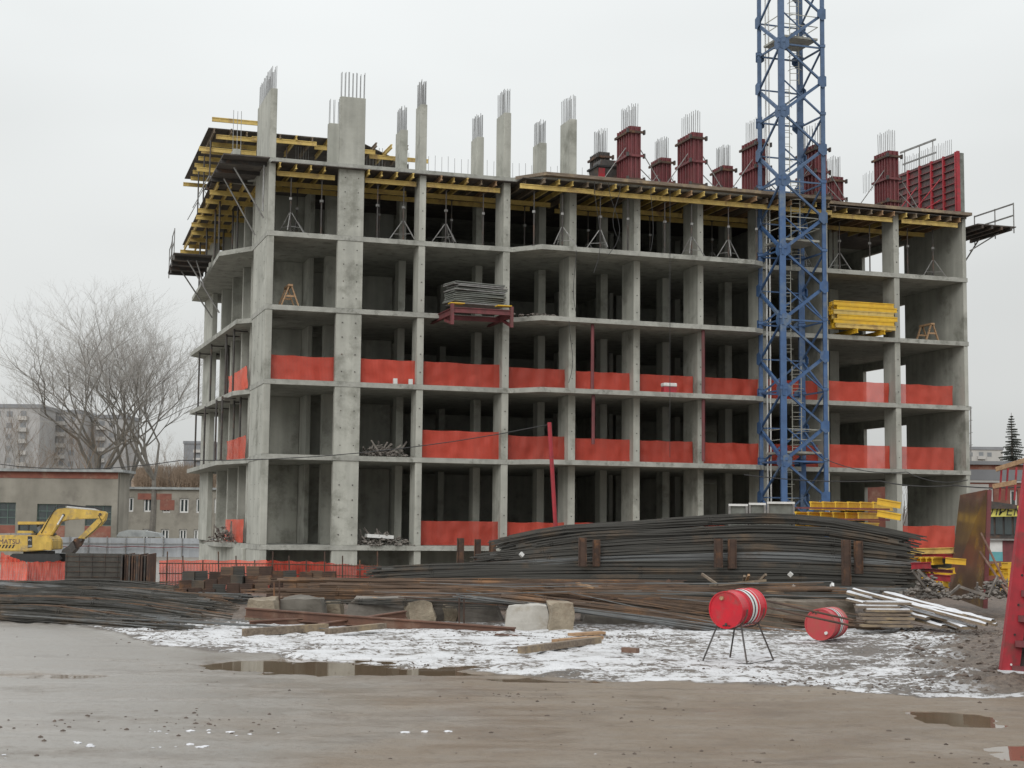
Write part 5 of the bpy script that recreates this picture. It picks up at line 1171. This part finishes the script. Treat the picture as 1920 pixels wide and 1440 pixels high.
wins = [(wpx(150, 222, a_), wpx(150, 222, b_), zpx(150, d_), zpx(150, c_)) for a_, b_, c_, d_ in ((235, 251, 931, 958), (270, 287, 931, 958), (305, 320, 932, 959), (337, 354, 932, 959), (368, 384, 932, 959), (402, 418, 932, 959), (270, 285, 990, 1011), (304, 319, 990, 1011), (338, 352, 990, 1011), (365, 378, 990, 1011))]
r, w, h = quad_building('office_block', 'low two storey grey building with white windows and slate roof', 'building', 150, 222, 440, 918, GZ, 10, plaster, wins, roof_over=.3)
for wn_ in wins: addwin(r, *wn_, whitepaint, (1, 0), .14)
for a_, b_, c_, d_ in ((.4, 2.2, 3.2, 4.9), (6.2, 8.3, 3.8, 4.9)): MB().box(a_, b_, -.02, -.002, c_, d_).build('brick_patch', brick, r) if False else None
MB().box(.3, 1.0, -.018, -.004, h-2.1, h-.3).build('brick_patch', brick, r); MB().box(1.9, 5.2, -.018, -.004, h-1.0, h-.4).build('brick_patch', brick, r); MB().box(4.1, 5.5, -.02, -.004, h-2.0, h-1.02).build('brick_patch', brick, r)
# sheet metal fence with pipe
fp = at(60, 1042, 124); fz_ = (at(110, 1007, 124).z-fp.z)
fe = thing('metal_fence', 'light grey sheet metal fence behind the excavator', 'fence', fp, 0)
for i in range(15):
    MB().box(i*1.05, i*1.05+1.04, 0, .03, 0, fz_).build('panel', greyfence, fe)
for i in range(10): MB().tube([(i*1.5, -.12, 0), (i*1.5, -.12, fz_+.1)], .04, 6).build('post', greysteel, fe)
MB().bar((0, -.1, fz_*.7), (15.5, -.1, fz_*.7), .05).build('rail', greysteel, fe)
tag(MB().tube([fp+Vector((i*1.0, -.3, fz_*.52+.05*sin(i*1.7))) for i in range(16)], .035, 6).build('red_hose', redsteel), 'dark red hose strung along the grey metal fence', 'hose')
# parked car roof / snowy heap near fence
o = MB().profile([(0, 0), (.2, .35), (.9, .55), (2.2, .5), (3.4, .3), (3.6, 0)], 0, 1.5).build('covered_pile', roofsheet, None, loc=at(218, 1006, 126)); tag(o, 'low dark covered pile above the grey metal fence', 'pile')
# far apartment block
farglass = mat('far_glass', (.24, .25, .26), (.18, .19, .20), rough=.4)  # far panes lightened in colour to imitate haze
def apartment(D, px0, px1, pt0, nfl, lab, wallm=panelblock, flw=3.2, dep_=14, fh=3.0, pale=None):
    p = at(px0, pt0, D); w = (px1-px0)/F*D; H_ = p.z-GZ
    r = thing('apartment_block', lab, 'building', (p.x, D, GZ), 0)
    MB().box(0, w, 0, dep_, 0, H_).build('wall', wallm, r); MB().box(-.3, w+.3, -.3, dep_+.3, H_+.0, H_+1.).build('roof', paneldark, r)
    n = int(w/flw); wm = MB().box(0, 1.5, -.06, -.01, 0, 1.4).mesh('window', farglass); lm = MB().box(0, flw*.8, -1., -.02, 0, 1.05).mesh('balcony', pale or panelpale)
    for f_ in range(nfl):
        z = H_-fh*(f_+1)+.7
        if z < 4: break
        for i in range(n):
            x = i*flw+.6
            if i % 3 == 1: link('balcony', lm, r, (x-.2, 0, z-.9)); link('window', wm, r, (x+.4, 0, z+.1))
            else: link('window', wm, r, (x, 0, z))
    return r
apartment(400, -60, 76, 764, 8, 'nearest wing of the distant grey panel apartment block, far left')
apartment(415, 82, 152, 775, 8, 'middle wing of the distant grey panel apartment block')
apartment(425, 158, 238, 784, 8, 'right wing of the distant apartment block with pale end', pale=panelpale)
apartment(520, 1812, 1880, 843, 3, 'pale low distant block right of the unfinished building', panelpale)
apartment(560, 345, 400, 832, 5, 'tiny far grey block just left of the unfinished building', paneldark)
# brick building on the right
bw_ = [(wpx(95, 1800, a_), wpx(95, 1800, b_), zpx(95, d_), zpx(95, c_)) for a_, b_, c_, d_ in ((1814, 1862, 896, 924), (1893, 1907, 900, 935))]
r, w, h = quad_building('brick_building', 'low brick building with white windows behind the right yard', 'building', 95, 1800, 2020, 872, GZ, 12, brick, bw_, roof_over=.2, roofm=paneldark)
for wn_ in bw_: addwin(r, *wn_, whitepaint, (2, 0) if wn_[1]-wn_[0] > 1 else (0, 0), .12)
MB().box(0, w, -.06, -.002, h-.95, h-.3).build('fascia', MATS['dark_bark'] if False else paneldark, r); MB().box(0, w, -.08, -.003, h-1.1, h-.97).build('ledge', panelpale, r)
MB().box(0, 1.75, -.012, -.001, 1.5, h-1.2).build('grey_plaster', panelpale, r)
bs_ = thing('brick_shed', 'small brick shed glimpsed through the right ground floor bay', 'shed', at(1612, 1000, 100), 0)
MB().box(0, 2.1, 0, 3, -2, 3.35).build('wall', brick, bs_); MB().box(-.1, 2.2, -.1, 3.1, 3.352, 3.45).build('roof', roofsheet, bs_)
# teal kiosk
kp = at(1843, 1052, 62); ko = thing('site_kiosk', 'small kiosk with grey top and teal lower wall behind the red braces', 'kiosk', kp, 0)
hk = at(1843, 1013, 62).z-kp.z; wk = (1880-1843)/F*62
MB().box(0, wk, 0, 2, 0, hk*.45).build('lower_wall', teal, ko); MB().box(0, wk, .01, 2, hk*.45, hk).build('upper_wall', whitepaint, ko); MB().box(-.1, wk+.6, -.15, 2.1, hk, hk+.06).build('roof', greysteel, ko)
MB().box(wk+.01, wk+1., .02, 2, 0, hk).build('red_wall', redsteel, ko)
# dark shop front and sign
sp_ = at(1842, 1010, 64); sg = thing('shop_sign', 'yellow sign board with black letters under a slanted dark awning', 'sign', sp_, 0)
k64 = 64/F
def Q(px, py): v = at(px, py, 64)-sp_; return v
MB().profile([(Q(1853, 958).x, Q(1853, 958).z), (Q(1912, 956).x, Q(1912, 968).z), (Q(1912, 956).x, Q(1912, 948).z), (Q(1853, 958).x, Q(1853, 955).z)], 0, .08).build('board', signyel, sg)
bd = MB().profile([(Q(1851, 960).x, Q(1851, 969).z), (Q(1915, 960).x, Q(1915, 968).z), (Q(1915, 960).x, Q(1915, 948).z), (Q(1853, 960).x, Q(1853, 953).z)], -.03, -.01).build('sign_face', signyel, sg)
aw = MB().profile([(Q(1855, 960).x, Q(1855, 954).z), (Q(1904, 960).x, Q(1904, 954).z), (Q(1904, 960).x, Q(1904, 947).z), (Q(1856, 960).x, Q(1856, 940).z)], -.25, -.04).build('awning', darksteel, sg)
textmesh('\u041b\u0420\u0415\u041c', .5, 'lettering', blackp, sg, (Q(1853, 962).x, -.05, Q(1853, 966).z), (pi/2, 0, 0), shear=.25)
MB().box(Q(1850, 960).x, Q(1925, 960).x, .3, .5, Q(1870, 1010).z, Q(1870, 969).z+.3).build('shop_front', darksteel, sg)
for i in range(4): MB().box(Q(1853+i*17, 960).x, Q(1866+i*17, 960).x, .25, .29, Q(1870, 1002).z, Q(1870, 976).z+.2).build('pane', glass, sg)
# lattice pylon
py_ = at(1818, 905, 100); pyl = thing('aerial_mast', 'thin grey aerial mast with cross arms right of the building', 'mast', (py_.x, 100, GZ), 0)
hp_ = at(1822, 762, 100).z-GZ
MB().tube([(0, 0, 0), (.15, 0, hp_)], .05, 6).build('pole', greysteel, pyl)
for i in range(4): MB().bar((-.5, 0, hp_-.3-i*.8), (.25, 0, hp_-.1-i*.8), .04).build('cross_arm', greysteel, pyl)
MB().tube([(-.45, 0, 0), (-.3, 0, hp_-.5)], .03, 6).build('pole', greysteel, pyl)
def relabel(group, text):
    L_ = sorted([o for o in bpy.data.objects if o.get('group') == group], key=lambda o: o.location.x/max(1, o.location.y))
    for i, o in enumerate(L_): o['label'] = text % ORD[i]
relabel('single loose bars before the pile', 'thin loose rebar sprawled over the brown bundles, %s from the left by its left end')
relabel('single loose bars at far left', 'thin loose rebar on the far left rebar field, %s from the left')
relabel('beam pieces in the cluttered yard', 'short painted beam piece in the right yard, %s from the left')
# ------------------------------------------------------------------ trees
def tree(name, lab, base, H_, r0, seed, spread=.5, lean=(0, 0), mb_=bark, mt2=twigm, levels=6, first_fork=.22, fork=1, group='bare trees behind the workshop', wide=1., nside=None, dens=1., tw_w=None, nf=3):
    rr = random.Random(seed); root = thing(name, lab, 'tree', base, 0, group); tr = MB(); tw = MB()
    def grow(p, d, L_, r, lev):
        n = 4 if lev < 3 else 3; pts = [p]; q = p; dd = d
        for i in range(n):
            dd = (dd+Vector((rr.uniform(-1, 1), rr.uniform(-1, 1), rr.uniform(-.3, .5)))*(.11 if lev else .03)+Vector((0, 0, .05))).normalized(); q = q+dd*L_/n; pts.append(q)
        (tr if r > .03 else tw).tube(pts, r, 6 if lev < 2 else (4 if lev < 4 else 3), False, r*.62)
        if lev >= levels: return
        kids = nf if lev == 0 else (3 if rr.random() < .5*dens else 2)
        for k in range(kids):
            sp_a = spread*rr.uniform(.6, 1.3)*(.75 if k == 0 and lev else 1.); a_ = rr.uniform(0, 6.28)
            s1 = dd.orthogonal().normalized(); s2 = dd.cross(s1); nd_ = (dd*cos(sp_a)+(s1*cos(a_)+s2*sin(a_))*sin(sp_a)*wide)
            nd_.z = nd_.z*.9+(.10 if lev < 3 else .16); nd_.normalize()
            grow(q, nd_, (L_*rr.uniform(.68, .88) if lev else H_*rr.uniform(.16, .24)), r*.62*rr.uniform(.75, 1.05), lev+1)
        # side twigs along the limb
        if lev >= 3:
            for k in range(2):
                pt = pts[rr.randint(1, len(pts)-1)]; a_ = rr.uniform(0, 6.28); s1 = dd.orthogonal().normalized(); s2 = dd.cross(s1)
                nd_ = (dd*.7+(s1*cos(a_)+s2*sin(a_))*.6+Vector((0, 0, .25))).normalized()
                grow(pt, nd_, L_*.5, r*.4, min(levels, lev+2))
    grow(Vector((0, 0, 0)), Vector((lean[0], lean[1], 1)).normalized(), H_*first_fork, r0, 0)
    allv = tr.v+tw.v; zt_ = sorted(v[2] for v in allv)[int(len(allv)*.995)]; xr = sorted(v[0] for v in allv); wd = xr[int(len(xr)*.985)]-xr[int(len(xr)*.015)]
    sz = H_/zt_; sx = (tw_w/wd) if tw_w else sz; z0_ = H_*0+zt_*first_fork
    for o_ in (tr, tw): o_.v = [(x_*(1+(sx-1)*smooth(0, zt_*.5, z_)), y_*sz, z_*sz) for x_, y_, z_ in o_.v]
    tr.build('trunk', mb_, root); tw.build('crown', mt2, root); return root
tb = [(182, 152, 26.3, .46, 11, (-.01, 0), 20.), (242, 156, 26.0, .42, 12, (.0, 0), 14.5), (284, 150, 24.5, .38, 13, (.03, 0), 11.5)]
for i, (px, D, hh2, r0, sd_, ln, tww) in enumerate(tb):
    b_ = at(px, 1000, D); tree('bare_poplar', 'tall bare poplar with wide fan of twigs, %s of the three behind the workshop' % ('leftmost', 'middle', 'rightmost')[i], (b_.x, D, GZ), hh2, r0, sd_, .56, ln, first_fork=.33, levels=8, wide=1.15, dens=.7, tw_w=tww, nf=5)
for i, (px, D, hh2, sd_) in enumerate(((22, 138, 11., 31), (48, 137, 10., 32), (88, 150, 12., 33), (150, 145, 13.5, 34), (330, 190, 13, 35), (362, 175, 13, 36), (120, 165, 14, 37), (-10, 150, 15, 38))):
    b_ = at(px, 1000, D); tree('bare_shrub_tree', 'small bare tree behind the left roofs, %s from the left' % ORD[[1, 2, 3, 5, 6, 7, 4, 0][i]], (b_.x, D, GZ), hh2, .13, sd_, .6, (rnd.uniform(-.2, .2), 0), darkbark, brushm if i % 2 else twigm, levels=6, first_fork=.24, group='small bare trees at left')
for i, (px, D, hh2, sd_) in enumerate(((1850, 150, 9., 51), (1835, 160, 8., 52), (1875, 145, 9., 53))):
    b_ = at(px, 900, D); tree('bare_tree', 'thin bare tree near the spruce at right, %s from the left' % ORD[[1, 0, 2][i]], (b_.x, D, GZ), hh2, .11, sd_, .5, (0, 0), darkbark, twigm, levels=6, first_fork=.3, group='bare trees at right')
for i, (px, D, hh2, sd_) in enumerate(((1650, 190, 12., 61), (1625, 170, 12., 62), (1690, 180, 12., 63), (735, 170, 13, 64), (765, 175, 13, 65))):
    b_ = at(px, 900, D); tree('bare_tree', 'bare tree glimpsed through the openings of the building, %s from the left' % ORD[[3, 2, 4, 0, 1][i]], (b_.x, D, GZ), hh2, .14, sd_, .5, (0, 0), darkbark, twigm, levels=6, first_fork=.28, group='bare trees seen through the building')
# spruce
def spruce(px, ytop, D, lab, seed):
    p = at(px, ytop, D); H_ = p.z-GZ; root = thing('spruce_tree', lab, 'tree', (p.x, D, GZ), 0); rr = random.Random(seed)
    MB().tube([(0, 0, 0), (0, 0, H_)], .16, 6, r1=.02).build('trunk', darkbark, root)
    q = MB(); n = 52
    for i in range(n):
        z = H_*(.16+.83*i/n); R_ = (H_-z)*.26+.12
        for k in range(9):
            a_ = rr.uniform(0, 6.28); L_ = R_*rr.uniform(.55, 1.15); tip = Vector((cos(a_)*L_, sin(a_)*L_, z-L_*.22+.08))
            st_ = Vector((0, 0, z)); d = (tip-st_); s_ = Vector((-sin(a_), cos(a_), 0))
            for j in range(6):
                c_ = st_+d*((j+.6)/6); w = .10+.16*L_*(1-j/7)*rr.uniform(.6, 1.3)
                q.add([c_-s_*w+Vector((0, 0, -.05)), c_+d*.12+Vector((0, 0, .03)), c_+s_*w+Vector((0, 0, -.05)), c_-d*.06], [(0, 1, 2, 3)])
                q.add([c_-Vector((0, 0, w*1.1)), c_+d*.16, c_-d*.05+Vector((0, 0, .03))], [(0, 1, 2)])
    q.build('crown', sprucem, root)
spruce(1896, 774, 140, 'dark green spruce at the right edge behind the brick building', 5)
# brown scrub wood on the slope behind the low building
q = MB(); rr = random.Random(77)
for i in range(2600):
    px = rr.uniform(255, 400); D = rr.uniform(185, 230); b_ = at(px, 930, D); base_ = Vector((b_.x, D, at(px, 925, D).z)); h2 = rr.uniform(1.5, 4.)
    top = base_+Vector((rr.uniform(-.7, .7), 0, h2)); q.tube([base_, top], .06, 3, False, .015)
    for k in range(3):
        s_ = base_.lerp(top, rr.uniform(.3, .8)); q.tube([s_, s_+Vector((rr.uniform(-.6, .6), rr.uniform(-.3, .3), rr.uniform(.3, .8)))], .03, 3, False, .01)
tag(q.build('scrub_wood', brushm), 'brown leafless scrub on the slope behind the low white windowed building', 'scrub', kind='stuff')
hl = MB(); 
A = at(230, 925, 236); Bq = at(420, 925, 236)
hl.add([(A.x-30, 176, GZ-.5), (Bq.x+6, 176, GZ-.5), (Bq.x+6, 240, at(300, 895, 236).z), (A.x-30, 240, at(300, 895, 236).z), (A.x-30, 300, GZ-1), (Bq.x+6, 300, GZ-1)], [(0, 1, 2, 3), (3, 2, 5, 4)])
tag(hl.build('hillside', mat('hill_brown', (.20, .14, .09), (.14, .10, .07), rough=.95, scale=.2)), kind='structure')
# long distant treeline
q = MB()
for i in range(4200):
    x = rr.uniform(-320, 330); D = rr.uniform(480, 560)
    if abs(x) < 90 and abs(x) > 0 and rr.random() < .5: continue
    h2 = rr.uniform(6, 14)*(1+.4*noise.noise(Vector((x*.02, 0, 0)))); p = Vector((x, D, GZ)); q.tube([p, p+Vector((rr.uniform(-1, 1), 0, h2))], .5, 3, False, .1)
    for k in range(2): s_ = p+Vector((0, 0, h2*rr.uniform(.4, .8))); q.tube([s_, s_+Vector((rr.uniform(-2.5, 2.5), 0, rr.uniform(1, 3)))], .25, 3, False, .05)
tag(q.build('distant_woods', mat('far_wood', (.27, .255, .24), (.22, .21, .20), rough=.95)), 'grey leafless woods along the horizon', 'woods', kind='stuff')
